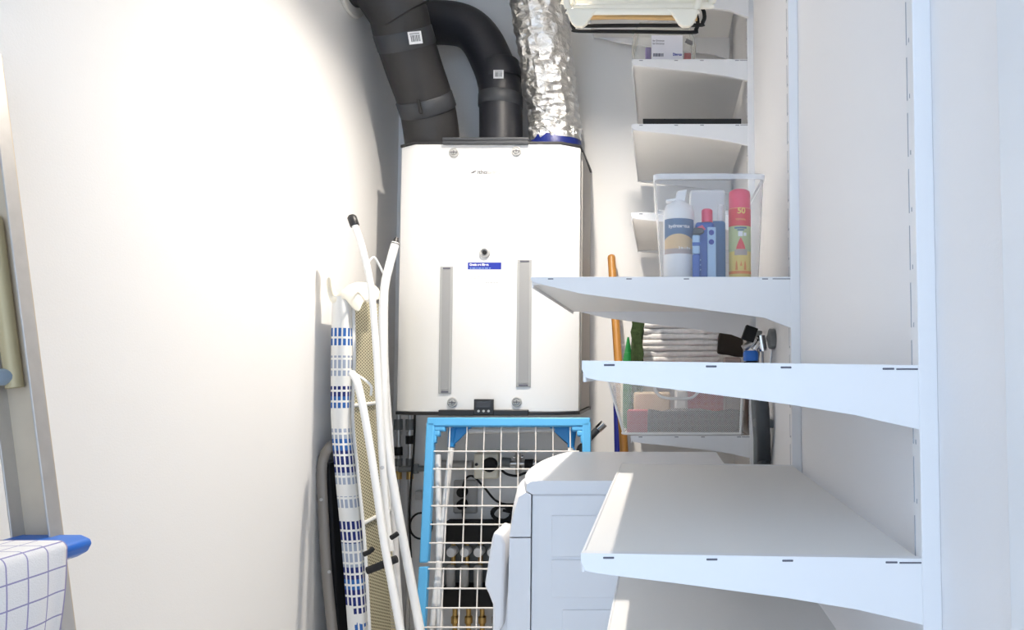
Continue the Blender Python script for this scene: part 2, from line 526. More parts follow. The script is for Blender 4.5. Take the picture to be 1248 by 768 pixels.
# ------------------------------------------------------------------ ventilation unit on the back wall
YU = 2.70
ul, ur = -.978, -.305
zb, zt_ = zt(595, 502, YU), zt(595, 174.5, YU)
vu = thing('ventilation_unit', 'white wall-hung ventilation unit with chamfered sides and two grey grips', 'ventilation unit', ((ul + ur) / 2, 2.9, zb))
bm = B()
poly = [(ul, YU + .042), (ul + .066, YU), (ur - .070, YU), (ur, YU + .042), (ur, YU + .075), (ul, YU + .075)]
prism(bm, poly, 'z', zb, zt_ - .004)
obj('front_panel', bm, 'unit', vu, .002)
bm = B()
box(bm, ul + .004, ur + .006, YU + .0755, YB - .004, zb + .002, zt_ - .01)
obj('casing', bm, 'unit_side', vu, .004)
bm = B()
poly2 = [(ul - .004, YU + .040), (ul + .064, YU - .002), (ur - .068, YU - .002), (ur + .004, YU + .040), (ur + .010, YB - .004), (ul - .002, YB - .004)]
prism(bm, poly2, 'z', zt_ - .0035, zt_ + .006)
obj('top_plate', bm, 'black', vu, .001)
bm = B()
prism(bm, poly2, 'z', zb - .012, zb - .0005)
obj('bottom_plate', bm, 'black', vu, .001)
# top bracket and bottom bar
p0, p1 = W(540, 172, YU), W(645, 172, YU)
bm = B(); box(bm, p0.x, p1.x, YU - .012, YU + .03, zt_ + .0065, zt_ + .019); box(bm, p0.x, p1.x, YU - .012, YU - .0025, zt_ - .008, zt_ + .0065)
obj('top_bracket', bm, 'band', vu, .003)
p0, p1 = W(536, 505, YU), W(645, 505, YU)
bm = B(); box(bm, p0.x, p1.x, YU - .020, YU - .0025, zb - .013, zb + .008)
bb = obj('bottom_bar', bm, 'black', vu, .003)
c = W(591.5, 497, YU)
bm = B(); box(bm, c.x - .036, c.x + .036, YU - .026, YU - .0206, zb - .010, zb + .047)
dp = obj('display', bm, 'black', vu, .006, 3)
bm = B(); box(bm, c.x - .026, c.x + .026, YU - .0275, YU - .0262, zb + .016, zb + .040); obj('screen', bm, 'screen', dp, .002)
for k in (-1, 0, 1):
    bm = B(); lathe(bm, [(.0045, -.0015), (.0045, 0)], (c.x + k * .018, YU - .0261, zb + .004), 'y', 12); obj('button', bm, 'ltgrey', dp)
# screws
for px, py in ((553.5, 186), (629.5, 184.5), (551.5, 490.5), (630, 490)):
    c = W(px, py, YU)
    bm = B()
    lathe(bm, [(.0185, -.0005), (.0185, -.004), (.015, -.006), (.013, -.004), (.010, -.004), (.0085, -.0075), (.001, -.0075)], (c.x, YU, c.z), 'y', 28)
    box(bm, c.x - .013, c.x + .013, YU - .0082, YU - .0066, c.z - .0017, c.z + .0017, 1)
    box(bm, c.x - .0017, c.x + .0017, YU - .0082, YU - .0066, c.z - .006, c.z + .006, 1)
    obj('screw', bm, ['greyrim', 'inkgrey'], vu)
c = W(591, 308, YU)
bm = B(); lathe(bm, [(.020, -.0004), (.019, -.006), (.013, -.008), (.0125, -.004), (.001, -.004)], (c.x, YU, c.z), 'y', 28)
kn = obj('sensor_knob', bm, 'ltgrey', vu)
bm = B(); lathe(bm, [(.0085, -.0042), (.008, -.010), (.001, -.0105)], (c.x, YU, c.z), 'y', 20); obj('knob_centre', bm, 'blacksoft', kn)
# grip recesses
for x0, y0, x1, y1 in ((534.5, 325, 552.5, 480), (629, 316.5, 648.5, 472)):
    a, b_ = W(x0, y1, YU), W(x1, y0, YU)
    bm = B()
    box(bm, a.x, b_.x, YU - .004, YU - .0003, a.z, b_.z)
    gr = obj('grip', bm, 'greyrim', vu, .002)
    bm = B(); box(bm, a.x + .009, b_.x - .009, YU - .0056, YU - .0042, a.z + .014, b_.z - .012); obj('grip_inset', bm, 'greygrip', gr, .004, 3)
    for z in (a.z + .004, b_.z - .010):
        bm = B(); box(bm, a.x + .010, b_.x - .010, YU - .0050, YU - .0042, z, z + .006)
        obj('grip_slit', bm, 'slot', gr)
# logo
c = W(574, 210, YU)
bm = B()
for k, (dx, dz, w) in enumerate(((0, 0, .014), (.007, .0042, .014))):
    x, z = c.x + dx, c.z + dz - .002
    prism(bm, [(x - .004, z - .003), (x + w - .004, z - .001), (x + w, z + .004), (x + .004, z + .0025)], 'y', YU - .0008, YU - .0003)
obj('logo_mark', bm, 'inkgrey', vu)
text('logo_text', 'itho', .022, facing((W(582, 210, YU).x, YU - .0005, W(582, 210, YU).z)), 'inkgrey', vu, 'LEFT', bold=.0006)
text('logo_text', 'daalderop', .0205, facing((W(592.5, 210, YU).x, YU - .0005, W(582, 210, YU).z)), 'inkpale', vu, 'LEFT', xs=.66)
# sticker
a, b_ = W(570, 346.5, YU), W(611, 320, YU)
bm = B(); box(bm, a.x, b_.x, YU - .0006, YU - .0002, a.z, b_.z); stk = obj('sticker', bm, 'white', vu)
bz = W(590, 328.5, YU).z
bm = B(); box(bm, a.x, b_.x, YU - .0010, YU - .00065, bz, b_.z); obj('sticker_band', bm, 'inkblue', stk)
text('sticker_title', 'Gratis set filters', .0125, facing((a.x + .006, YU - .0013, b_.z - .0085)), 'white', stk, 'LEFT', xs=.86, bold=.0004)
bm = B()
x = a.x + .007
for w in (.006, .012, .005, .010, .007, .013, .006):
    box(bm, x, x + w, YU - .0013, YU - .00102, bz + .0035, bz + .0058); x += w + .003
obj('sticker_subtitle', bm, 'lightblue', stk)
bm = B()
for r in range(4):
    x = a.x + .008; z = bz - .014 - r * .0068
    while x < b_.x - .016:
        w = random.uniform(.006, .014)
        box(bm, x, min(x + w, b_.x - .012), YU - .0009, YU - .00062, z, z + .0012); x += w + .003
x = a.x + .066
for w in (.007, .005, .010, .006, .012):
    box(bm, x, x + w, YU - .0009, YU - .00062, a.z + .006, a.z + .0085); x += w + .002
obj('sticker_lines', bm, 'inkpale', stk)

# ------------------------------------------------------------------ air ducts
ztop = zt_ + .006
def ring_at(p, t, r0, r1, h):
    """short sleeve of length h at p along t"""
    bm = B(); t = Vector(t).normalized(); p = Vector(p)
    tube(bm, [p - t * h / 2, p - t * (h / 2 - .004), p + t * (h / 2 - .004), p + t * h / 2], [r0, r1, r1, r0], 40)
    return bm
def tag_sticker(par, c, nrm, w, h, upv):
    c = Vector(c); nrm = Vector(nrm).normalized(); upv = Vector(upv); upv = (upv - nrm * upv.dot(nrm)).normalized(); rt = upv.cross(nrm) * -1
    bm = B(); obox(bm, c, rt, nrm, upv, w / 2, .0006, h / 2)
    s = obj('barcode_label', bm, 'white', par, .002)
    bm = B(); x = -w * .36
    while x < w * .32:
        q = random.choice((.0012, .002, .003))
        obox(bm, c + rt * (x + q / 2) + nrm * .0009 - upv * h * .04, rt, nrm, upv, q / 2, .0003, h * .26); x += q + random.choice((.0012, .002))
    obox(bm, c + upv * h * .33 + nrm * .0009, rt, nrm, upv, w * .36, .0003, h * .03)
    obj('barcode', bm, 'inkgrey', s)
    return s
# front left duct: from the unit up and towards the entrance, then an elbow into the left wall
d1 = thing('insulated_duct', 'thick black foam-wrapped duct leaning left with square barcode label', 'air duct', W(528, 172, 2.88), 'black ducts on the ventilation unit')
P = [Vector((W(528, 172, 2.875).x, 2.875, ztop + .002)), Vector((W(528, 172, 2.875).x, 2.875, ztop + .03)), W(521, 132, 2.82), W(505, 84, 2.735), W(491, 40, 2.665), W(485, 14, 2.625), W(470, -12, 2.59), W(446, -28, 2.57), W(420, -40, 2.56)]
P[-1] = Vector((XL + .004, 2.57, P[-2].z + .006))
bm = B(); tube(bm, smooth(P, 7), .1055, 40); obj('duct_pipe', bm, 'rubber', d1)
bn = obj('duct_band', ring_at(W(493.5, 47, 2.676), W(487, 25, 2.64) - W(501, 70, 2.71), .106, .1085, .062), 'band', d1)
cc = W(506, 45.5, 2.57); tag_sticker(bn, W(506, 46, 2.5662), (0.03, -1, -.30), .048, .042, (-.1, 0, 1))
b2 = obj('duct_band', ring_at(W(519.5, 127, 2.808), W(505, 84, 2.735) - W(522, 134, 2.82), .106, .109, .060), 'band', d1)
bm = B(); c = W(511.5, 130, 2.698); obox(bm, c, Vector((1, 0, -.1)).normalized(), Vector((0, 1, 0)), Vector((-.15, -.2, 1)).normalized(), .006, .006, .026); obj('band_buckle', bm, 'blacksoft', b2, .002)
obj('duct_elbow', ring_at(W(478, 0, 2.605), W(462, -18, 2.58) - W(487, 20, 2.635), .1065, .113, .13), 'rubber', d1)
bm = B(); tube(bm, [Vector((XL + .001, 2.57, P[-1].z)), Vector((XL + .016, 2.57, P[-1].z))], .142, 40); obj('wall_collar', bm, 'ceil', d1, .004)
# rear duct
d2 = thing('insulated_duct', 'dark smooth duct rising then bending left behind the foam-wrapped duct', 'air duct', W(611, 170, 2.93), 'black ducts on the ventilation unit')
P = [Vector((W(611, 170, 2.93).x, 2.93, ztop + .002)), W(610, 120, 2.93), W(607.5, 98, 2.93), W(600, 76, 2.935), W(587, 50, 2.94), W(570, 34, 2.945), W(545, 28, 2.95), W(500, 28, 2.95), W(455, 32, 2.95)]
P[-1] = Vector((XL + .004, 2.95, P[-2].z - .02))
bm = B(); tube(bm, smooth(P, 7), .0855, 36); obj('duct_pipe', bm, 'darkduct', d2)
b3 = obj('duct_band', ring_at(W(610, 124, 2.93), (0, 0, 1), .0858, .0885, .052), 'band', d2)
b4 = obj('duct_band', ring_at(W(608.5, 90, 2.931), P[3] - P[1], .0858, .0885, .075), 'darkduct', d2)
tag_sticker(b4, W(607.5, 90.5, 2.8395), (0, -1, .0), .040, .034, (0, 0, 1))
bm = B(); 
R = Vector((1, 0, 0))
tube(bm, [Vector((XL + .002, 2.95, P[-1].z)), Vector((XL + .012, 2.95, P[-1].z)), Vector((XL + .035, 2.95, P[-1].z))], [.104, .104, .094], 36)
obj('wall_collar', bm, 'blacksoft', d2, .002)
# foil duct
d3 = thing('foil_duct', 'crinkled silver foil flexible duct with blue collar', 'air duct', W(677, 170, 2.91))
P = [Vector((W(677, 164, 2.91).x, 2.91, ztop + .062)), W(674.5, 134, 2.90), W(669, 95, 2.86), W(662, 45, 2.80), W(655, 0, 2.75), W(648, -40, 2.71), W(643, -90, 2.67), W(640, -170, 2.63)]
P[-1].z = ZC - .004
Q = smooth(P, 30)
bm = B()
rs = []
N = len(Q)
rings = tube(bm, Q, .1075, 56, caps=True)
for i, ring in enumerate(rings):
    t = i / (N - 1)
    c0 = Q[i]
    rib = .0016 * math.sin(i * .8)
    for k, vv in enumerate(ring):
        d = (vv.co - c0); L = d.length; d.normalize()
        nz = noise.noise(Vector((d.x * 4.5, d.y * 4.5, vv.co.z * 17))) * .008 + noise.noise(Vector((d.x * 9, d.y * 9, vv.co.z * 36 + 7))) * .005
        vv.co = c0 + d * (L * (1.0 + (.02 * t)) - .004 + rib + nz)
obj('foil_tube', bm, 'foil', d3, smooth_ang=28)
bm = B(); lathe(bm, [(.100, 0), (.104, .003), (.104, .056), (.101, .068)], (P[0].x, 2.91, ztop + .0015), 'z', 40); obj('duct_collar', bm, 'bluecollar', d3)

# ------------------------------------------------------------------ washing machine
YW0, YW1 = 1.66, 2.24
HW = zt(720, 586, YW0)
xs_, xf = W(648, 600, YW0).x, W(618, 720, YW0).x
xback = .165
wm = thing('washing_machine', 'white front-loading washing machine seen from its side panel', 'washing machine', ((xf + xback) / 2, (YW0 + YW1) / 2, 0))
bm = B()
box(bm, xs_ + .0006, xback, YW0, YW1, .02, HW - .030)
body = obj('body', bm, 'washer', wm, .004)
# pressed ribs on the side panel: two raised, rounded fields
for (x0, y0, x1, y1) in ((672, 628, 900, 678), (672, 682, 900, 728), (685, 743, 900, 800)):
    a, b_ = W(x0, y1, YW0), W(x1, y0, YW0)
    bm = B(); x1_ = min(b_.x, xback - .03)
    box(bm, a.x, x1_, YW0 - .0035, YW0 - .0002, a.z, b_.z)
    obj('pressed_field', bm, 'washer', body, .0034, 3)
bm = B()
zs = zt(660, 602, YW0)
box(bm, xs_ + .0012, xback, YW0 - .0045, YW0 - .0002, zs, HW - .0305); obj('side_rim', bm, 'washer', body, .002)
# lid slab
bm = B()
def bow(y, amp): 
    q = (y - (YW0 + YW1) / 2) / ((YW1 - YW0) / 2); return amp * (1 - q * q)
NB = 14
ys = [YW0 - .002 + (YW1 - YW0 + .004) * i / NB for i in range(NB + 1)]
def bowed(bm, prof, amp):
    """profile [(x,z)] in section, pushed along Y with the front bowed outwards; weight per point"""
    rows = []
    for y in ys:
        rows.append([bm.verts.new((x - w * bow(y, amp), y, z)) for x, z, w in prof])
    n = len(prof)
    for i in range(NB):
        for k in range(n):
            bm.faces.new((rows[i][k], rows[i][(k + 1) % n], rows[i + 1][(k + 1) % n], rows[i + 1][k]))
    bm.faces.new(rows[0][::-1]); bm.faces.new(rows[-1])
xp = W(640.5, 588, YW0).x
bowed(bm, [(xback, HW - .029, 0), (xs_, HW - .029, .6), (xp + .002, HW - .022, 1), (xp + .003, HW - .008, 1), (xp + .012, HW - .002, 1), (xp + .03, HW, .9), (xback, HW, 0)], .040)
obj('lid', bm, 'washer', wm, smooth_ang=50)
# control fascia and lower front
z2 = zt(621, 655, YW0); x2 = W(621, 655, YW0).x
bm = B()
bowed(bm, [(xs_ - .001, HW - .030, .5), (xs_ - .001, z2 + .0015, .4), (x2, z2 + .0015, .7), (W(625, 630, YW0).x, zt(625, 630, YW0), .9), (W(632, 606, YW0).x, zt(632, 606, YW0), 1), (xp, HW - .026, 1)], .040)
fas = obj('control_fascia', bm, 'washfront', wm, smooth_ang=50)
bm = B()
bowed(bm, [(xs_ - .001, .03, .2), (xs_ - .001, z2 - .0015, .2), (x2, z2 - .0015, .7), (xf, .45, .6), (xf + .004, .03, .6)], .040)
obj('front', bm, 'washfront', wm, smooth_ang=50)
# round door: bulging lid
yc, zc_ = (YW0 + YW1) / 2, zt(600, 700, (YW0 + YW1) / 2) - .10
bm = B(); lathe(bm, [(.185, -.020), (.188, -.032), (.178, -.044), (.160, -.050), (.150, -.062), (.10, -.070), (.001, -.072)], (xf, yc, zc_), 'x', 48)
dr = obj('door', bm, 'washfront', wm, smooth_ang=60)
bm = B(); lathe(bm, [(.118, -.0665), (.10, -.0745), (.04, -.078), (.001, -.0785)], (xf, yc, zc_), 'x', 40); obj('door_glass', bm, 'greypl', dr)
# hinge-side handle shell, bulging out towards the corridor
pts = [(604, 646), (613, 650), (617, 662), (615, 760), (609, 768), (604, 790), (602, 768), (602, 735), (597, 722), (592, 712), (597, 680), (601, 655)]
bm = B(); poly = [(W(x, y, YW0 + .10).x, W(x, y, YW0 + .10).z) for x, y in pts]
prism(bm, poly, 'y', YW0 + .085, YW0 + .20); obj('door_handle', bm, 'washfront', dr, .008, 3)
for x in (xs_ + .05, xback - .05):
    for y in (YW0 + .06, YW1 - .06):
        bm = B(); lathe(bm, [(.022, 0), (.022, .012), (.012, .014), (.012, .022)], (x, y, 0), 'z', 16); obj('foot', bm, 'black', wm)

# ------------------------------------------------------------------ clothes drying rack, folded, leaning under the unit
def RK(px, py): 
    """point in the rack's leaning plane: 2.60 m deep at its top bar, closer at the foot"""
    Y = 2.62 - .17 * (py - 515) / 253
    return W(px, py, Y)
zbot = 0.012
rk = thing('drying_rack', 'folded white wire clothes drying rack with light blue corner frame', 'drying rack', Vector((RK(600, 515).x, 2.42, 0)))
def stretch(p, q, z):      # continue the line p->q down to height z
    t = (z - p.z) / (q.z - p.z); return p + (q - p) * t
TL, TR = RK(526, 515), RK(715, 515)
BL, BR = stretch(RK(526, 530), RK(517.5, 688), zbot), stretch(RK(715, 530), RK(716, 688), zbot)
ML, MR = RK(517.5, 686), RK(715.5, 686)
nrm = (TR - TL).cross(BL - TL).normalized()
if nrm.y > 0: nrm = -nrm
ax = (TR - TL).normalized()
dn = (ML - TL).normalized()
bm = B()
def bar(bm, p, q, w, d, wdir):
    t = (q - p).normalized(); wd = (wdir - t * wdir.dot(t)).normalized(); nn = t.cross(wd)
    obox(bm, (p + q) / 2, t, wd, nn, (q - p).length / 2, w, d)
bar(bm, TL - ax * .013, TR + ax * .013, .016, .014, dn)
bar(bm, TL, ML, .015, .014, ax)
bar(bm, TR, MR, .015, .014, ax)
# inner corner webs
for s, c in ((1, TL), (-1, TR)):
    o_ = c + dn * .014
    for (u0, v0, u1, v1) in ((.012, .0, .052, .018), (.012, .016, .034, .036), (.012, .03, .022, .06)):
        obox(bm, o_ + ax * s * (u0 + u1) / 2 + dn * (v0 + v1) / 2, ax, dn, nrm, (u1 - u0) / 2, (v1 - v0) / 2, .011)
obj('blue_frame', bm, 'rackblue', rk, .005, 3)
bm = B()
g = dn * .012
bar(bm, ML + g, BL, .015, .014, ax); bar(bm, MR + g, BR, .015, .014, ax); bar(bm, BL, BR, .014, .012, dn)
obj('lower_frame', bm, 'rackblue', rk, .004, 3)
def rackgrid(rows, x_top, x_bot, ytop, ybot, name):
    bm = B()
    for y in rows:
        sh = (y - 550) / 215 * -10.5
        a, b_ = RK(526.5 + sh * 1.05, y) + nrm * .006, RK(706, y) + nrm * .006
        tube(bm, [a, b_], .0026, 6)
    for i in range(9):
        xt_, xb_ = x_top + i * 20.9, x_bot + i * 22.2
        a = RK(xt_, ytop) + nrm * .001; b_ = RK(xb_, ybot) + nrm * .001
        if RK(xt_, ytop).x < TR.x - .02:
            tube(bm, [a, b_], .0023, 6)
    return obj(name, bm, 'wire', rk)
vx = lambda y: 548.6 - (y - 520) / 245 * 11
rackgrid((550.5, 572, 594.3, 616.8, 639.4, 662, 685.5), 548.6, vx(686), 520, 686, 'wire_grid')
bm = B()
rackgrid([693.5, 717.3, 741, 764.5, 788, 812, 836, 860], vx(693), vx(862), 692, 862, 'lower_wire_grid')
bm.free()
# inner blue leg sockets, legs and the cross bar of the rear leaf
bk = -nrm
legs = (((547, 545), (523, 768), 'sleeve'), ((530.5, 553), (533, 768), 'sleeve'), ((694.5, 545), (688, 640), 'tube'))
for (a, b_, mt) in legs:
    p = RK(*a) + bk * .030; q = stretch(p, RK(*b_) + bk * .030, .01)
    bm = B(); tube(bm, [p, q], .0105, 12); lg = obj('leg', bm, mt, rk)
    if a[0] != 530.5:
        bm = B(); tube(bm, [p + (p - q).normalized() * .070, p + (p - q).normalized() * .004], [.017, .0125], 14); obj('leg_socket', bm, 'rackdark', lg)
for x0, x1, s in ((549, 573, 1), (668, 693, -1)):
    bm = B(); z0 = 519
    poly = [RK(x0, 519), RK(x1, 519), RK((x0 + x1) / 2 + 5 * -s, 536), RK(x0 if s > 0 else x1, 542)]
    lo = [bm.verts.new(p + bk * .022) for p in poly]; hi = [bm.verts.new(p + bk * .034) for p in poly]
    bm.faces.new(lo); bm.faces.new(hi[::-1])
    for i in range(4): bm.faces.new((lo[i], hi[i], hi[(i + 1) % 4], lo[(i + 1) % 4]))
    obj('hinge_gusset', bm, 'rackdark', rk, .003)
bm = B(); tube(bm, [RK(569, 524) + bk * .030, RK(675, 522.5) + bk * .030], .0095, 12); obj('cross_bar', bm, 'ltgrey', rk)

# ------------------------------------------------------------------ ironing board leaning by the left wall
YI = 2.38
ib = thing('ironing_board', 'folded ironing board on end in white cover with blue dashes', 'ironing board', (-.97, 2.4, 0))
edge = [(403, 361), (402, 400), (401.5, 440), (401.5, 510), (406.5, 580), (414, 660), (422, 768)]
redge = [(424, 361), (425, 400), (425.5, 440), (423.5, 510), (430, 580), (438, 660), (444, 768)]
E = [W(x, y, YI) for x, y in edge]; Rr = [W(x, y, YI) for x, y in redge]
for lst in (E, Rr):
    lst.append(stretch(lst[-2], lst[-1], .35)); lst.append(stretch(lst[-3], lst[-2], .02) if False else stretch(lst[-2], lst[-1], .02))
E = smooth(E, 5); Rr = smooth(Rr, 5)
DEP = .30
bm = B(); uvl = bm.loops.layers.uv.new('UVMap')
def quad(vs, uvs, mi=0):
    f = bm.faces.new(vs); f.material_index = mi
    for l, u in zip(f.loops, uvs): l[uvl].uv = u
rows = []
L = 0; prev = None
for a, b_ in zip(E, Rr):
    if prev is not None: L += (a - prev).length
    prev = a
    nar = 0.0
    w = (b_ - a).length
    # near edge with cover: from the left face round the edge and a short way onto the underside
    d = Vector((0, 1, 0))
    ring = [a + Vector((.004, DEP, 0)), a + d * .02, a + d * .004 + Vector((.003, 0, 0)), a + Vector((w * .5, -.006, 0)), b_ + d * .003 - Vector((.003, 0, 0)), b_ + d * .025, b_ + d * .035 - Vector((.006, 0, 0))]
    us = [.4, .02, 0.003, w * .5, w, w + .02, w + .03]
    rows.append(([bm.verts.new(p) for p in ring], us, L))
for (r0, u0, l0), (r1, u1, l1) in zip(rows, rows[1:]):
    for k in range(len(r0) - 1):
        quad((r0[k], r0[k + 1], r1[k + 1], r1[k]), ((u0[k], l0), (u0[k + 1], l0), (u1[k + 1], l1), (u1[k], l1)))
cov = obj('cover', bm, 'cover', ib, smooth_ang=70)
# underside: expanded metal sheet with white rim and far edge
bm = B()
prevs = None
for a, b_ in zip(E, Rr):
    x = b_.x - .008
    p, q = bm.verts.new((x, YI + .03, b_.z)), bm.verts.new((x + .0, YI + DEP, b_.z))
    if prevs: bm.faces.new((prevs[0], p, q, prevs[1]))
    prevs = (p, q)
obj('metal_underside', bm, 'ironmesh', ib)
bm = B()
prevs = None
for a, b_ in zip(E, Rr):
    x = b_.x - .030
    p, q = bm.verts.new((x, YI + .03, b_.z)), bm.verts.new((x, YI + DEP, b_.z))
    if prevs: bm.faces.new((prevs[0], p, q, prevs[1]))
    prevs = (p, q)
obj('pad', bm, 'padback', ib)
rim = [b_ + Vector((-.004, .045, 0)) for b_ in Rr]
bm = B(); tube(bm, rim, .0075, 8)
rim2 = [b_ + Vector((-.004, DEP, 0)) for b_ in Rr]
tube(bm, rim2, .009, 8)
for k in (14, 24): tube(bm, [Rr[k] + Vector((-.004, .045, 0)), Rr[k] + Vector((-.004, DEP, 0))], .007, 8)
obj('underside_frame', bm, 'tube', ib)
# gathered cover end at the top: white curved cap with the flap that touches the wall side
bm = B()
capp = [(397, 335), (399, 352), (405, 362), (412, 350), (420, 341), (430, 337), (438, 345), (441, 362)]
q0 = [W(x, y, YI - .004) for x, y in capp]; 
lo = [(398.5, 358), (401, 364), (404, 372), (412, 366), (420, 364), (425, 372), (430, 378), (440, 384)]
q1 = [W(x, y, YI - .004) for x, y in lo]
r_ = [[], [], []]
for k, (p, q) in enumerate(zip(q0, q1)):
    yb = .16 if k > 2 else .03
    r_[0].append(bm.verts.new(q)); r_[1].append(bm.verts.new(p)); r_[2].append(bm.verts.new(p + Vector((.012, yb, -.005))))
for i in range(7):
    for j in range(2):
        bm.faces.new((r_[j][i], r_[j][i + 1], r_[j + 1][i + 1], r_[j + 1][i]))
eo = obj('cover_end', bm, 'cream', ib, smooth_ang=80)
sd = eo.modifiers.new('t', 'SOLIDIFY'); sd.thickness = .004
ss = eo.modifiers.new('s', 'SUBSURF'); ss.levels = 2; ss.render_levels = 2
# legs
def legpath(pts, Y0_, Y1_):
    n_ = len(pts); out = []
    for i, (x, y) in enumerate(pts): out.append(W(x, y, Y0_ + (Y1_ - Y0_) * i / (n_ - 1)))
    return out
la = legpath([(431, 271), (441, 300), (452, 350), (458, 420), (462, 490), (466, 560), (471, 630), (476, 672)], 2.35, 2.27)
bm = B(); tube(bm, smooth(la, 5), .0105, 12); lA = obj('leg', bm, 'tube', ib)
bm = B(); tt = (la[0] - la[1]).normalized(); tube(bm, [la[0] - tt * .014, la[0] - tt * .012, la[0] + tt * .018, la[0] + tt * .024], [.013, .0145, .0145, .010], 16); obj('foot_cap', bm, 'black', lA)
lb = legpath([(482, 296), (475, 322), (468.5, 352), (466.5, 400), (467, 460), (470, 530), (483, 612), (503, 720), (512, 768)], 2.40, 2.28)
lb.append(stretch(lb[-2], lb[-1], .015))
bm = B(); tube(bm, smooth(lb, 5), .0135, 12); lB = obj('leg', bm, 'tube', ib)
bm = B(); tt = (lb[0] - lb[1]).normalized(); tube(bm, [lb[0] - tt * .006, lb[0] + tt * .018], [.0145, .006], 14); obj('foot_cap', bm, 'black', lB)
lc = legpath([(429, 455), (436, 468), (446, 515), (458, 590), (468, 660), (478, 714), (488, 768)], 2.31, 2.19)
lc.append(stretch(lc[-2], lc[-1], .015))
bm = B(); tube(bm, smooth(lc, 5), .0115, 12); obj('leg', bm, 'tube', ib)
ld = legpath([(469.5, 350), (470, 445), (477, 555), (483, 680), (489, 768)], 2.37, 2.33); ld.append(stretch(ld[-2], ld[-1], .015))
bm = B(); tube(bm, smooth(ld, 5), .009, 10); obj('leg', bm, 'sleeve', ib)
bm = B(); tube(bm, smooth([W(449, 320, 2.345), W(455.5, 313.5, 2.36), W(461, 321, 2.37), W(467, 333, 2.385)], 4), .0035, 8); obj('wire_link', bm, 'tube', ib)
bm = B(); tube(bm, smooth([W(427, 452, 2.32), W(440, 460, 2.31), W(452, 470, 2.32), W(452, 482, 2.33)], 4), .004, 8); obj('wire_link', bm, 'tube', ib)
for pts in (((447, 696), (460, 691), (472, 686), (484, 681)), ((443, 676), (450, 673), (455, 668)), ((476, 656), (481, 653), (485, 650))):
    bm = B(); tube(bm, [W(x, y, 2.235) for x, y in pts], .012 if len(pts) == 4 else .008, 8, sx=1.0, sy=.8); obj('clamp', bm, 'blacksoft', ib, .002)
for x, y in ((452.5, 572), (466, 570)):
    bm = B(); c = W(x, y, 2.255); lathe(bm, [(.006, 0), (.006, -.004), (.001, -.005)], c, 'y', 12); obj('rivet', bm, 'steel', ib)

# ------------------------------------------------------------------ folded step stool behind the ironing board
st = thing('step_stool', 'folded step stool with rounded taupe metal frame behind ironing board', 'step stool', (-1.055, 2.5, 0))
pp = [(409, 800), (405, 768), (397.5, 690), (393.5, 617), (392, 575), (395, 556), (403, 544)]
YS = 2.42
fp = [W(x, y, YS) for x, y in pp]
fp = [stretch(fp[1], fp[0], .012)] + fp
top = fp[-1]
far = [top + Vector((.0, .08, .014)), top + Vector((.0, .17, .010)), top + Vector((.0, .23, -.025)), top + Vector((.004, .26, -.12)), top + Vector((.012, .26, -.35)), Vector((fp[0].x, YS + .26, .012))]
bm = B(); tube(bm, smooth(fp + far, 6), .017, 12, sx=1.0, sy=.66, up=(1, 0, 0)); fr = obj('frame', bm, 'stoolgrey', st)
for (x, y) in ((391.5, 609), (401.5, 697)):
    bm = B(); c = W(x, y, YS - .014); lathe(bm, [(.0055, 0), (.005, -.003), (.001, -.004)], c, 'y', 12); obj('rivet', bm, 'ltgrey', fr)
bm = B()
a, b_ = W(402, 565, YS + .03), W(415, 768, YS + .03)
pl = [(a.x - .010, a.z), (a.x + .004, a.z), (b_.x + .012, .10), (b_.x - .004, .10)]
prism(bm, pl, 'y', YS + .02, YS + .27); obj('step', bm, 'blacksoft', st, .004)

# ------------------------------------------------------------------ aluminium ladder leaning on the left wall, nearest on the left
YA, YA0 = 1.15, .72
pT, pB = W(2, 120, YA), W(71, 655, YA)
u = (pT - pB).normalized()                      # up along the rail
v = Vector((-u.z, 0, u.x)); v = v if v.x > 0 else -v   # out from the wall
foot = pB - u * (pB.z / u.z)
htop = (XL - foot.x + .063) / u.x
Lr = min(abs(htop), 1.95)
lad = thing('ladder', 'aluminium ladder leaning on left wall with blue-capped treads', 'ladder', (foot.x, (YA + YA0) / 2, 0))
def lp(s, o, y): return foot + u * s + v * o + Vector((0, y - YA, 0))
yv = Vector((0, 1, 0))
for yy, sg in ((YA, -1), (YA0, 1)):
    bm = B()
    obox(bm, lp(Lr / 2 + .012, -.030, yy + .010 * (1 if sg < 0 else -1)), u, v, yv, Lr / 2, .030, .0015, 1)
    obox(bm, lp(Lr / 2 + .012, -.0016, yy + sg * .002), u, v, yv, Lr / 2, .0016, .0125)
    obox(bm, lp(Lr / 2 + .012, -.0584, yy + sg * .002), u, v, yv, Lr / 2, .0016, .0125)
    r = obj('rail', bm, ['alu', 'aluweb'], lad, .0008)
    bm = B(); obox(bm, lp(.02, -.03, yy), u, v, yv, .022, .034, .017); obj('rubber_foot', bm, 'black', r, .004)
zs0 = zt(68, 655, YA)
zst = [zs0 - .50, zs0 - .25, zs0, zs0 + .25, zs0 + .5]
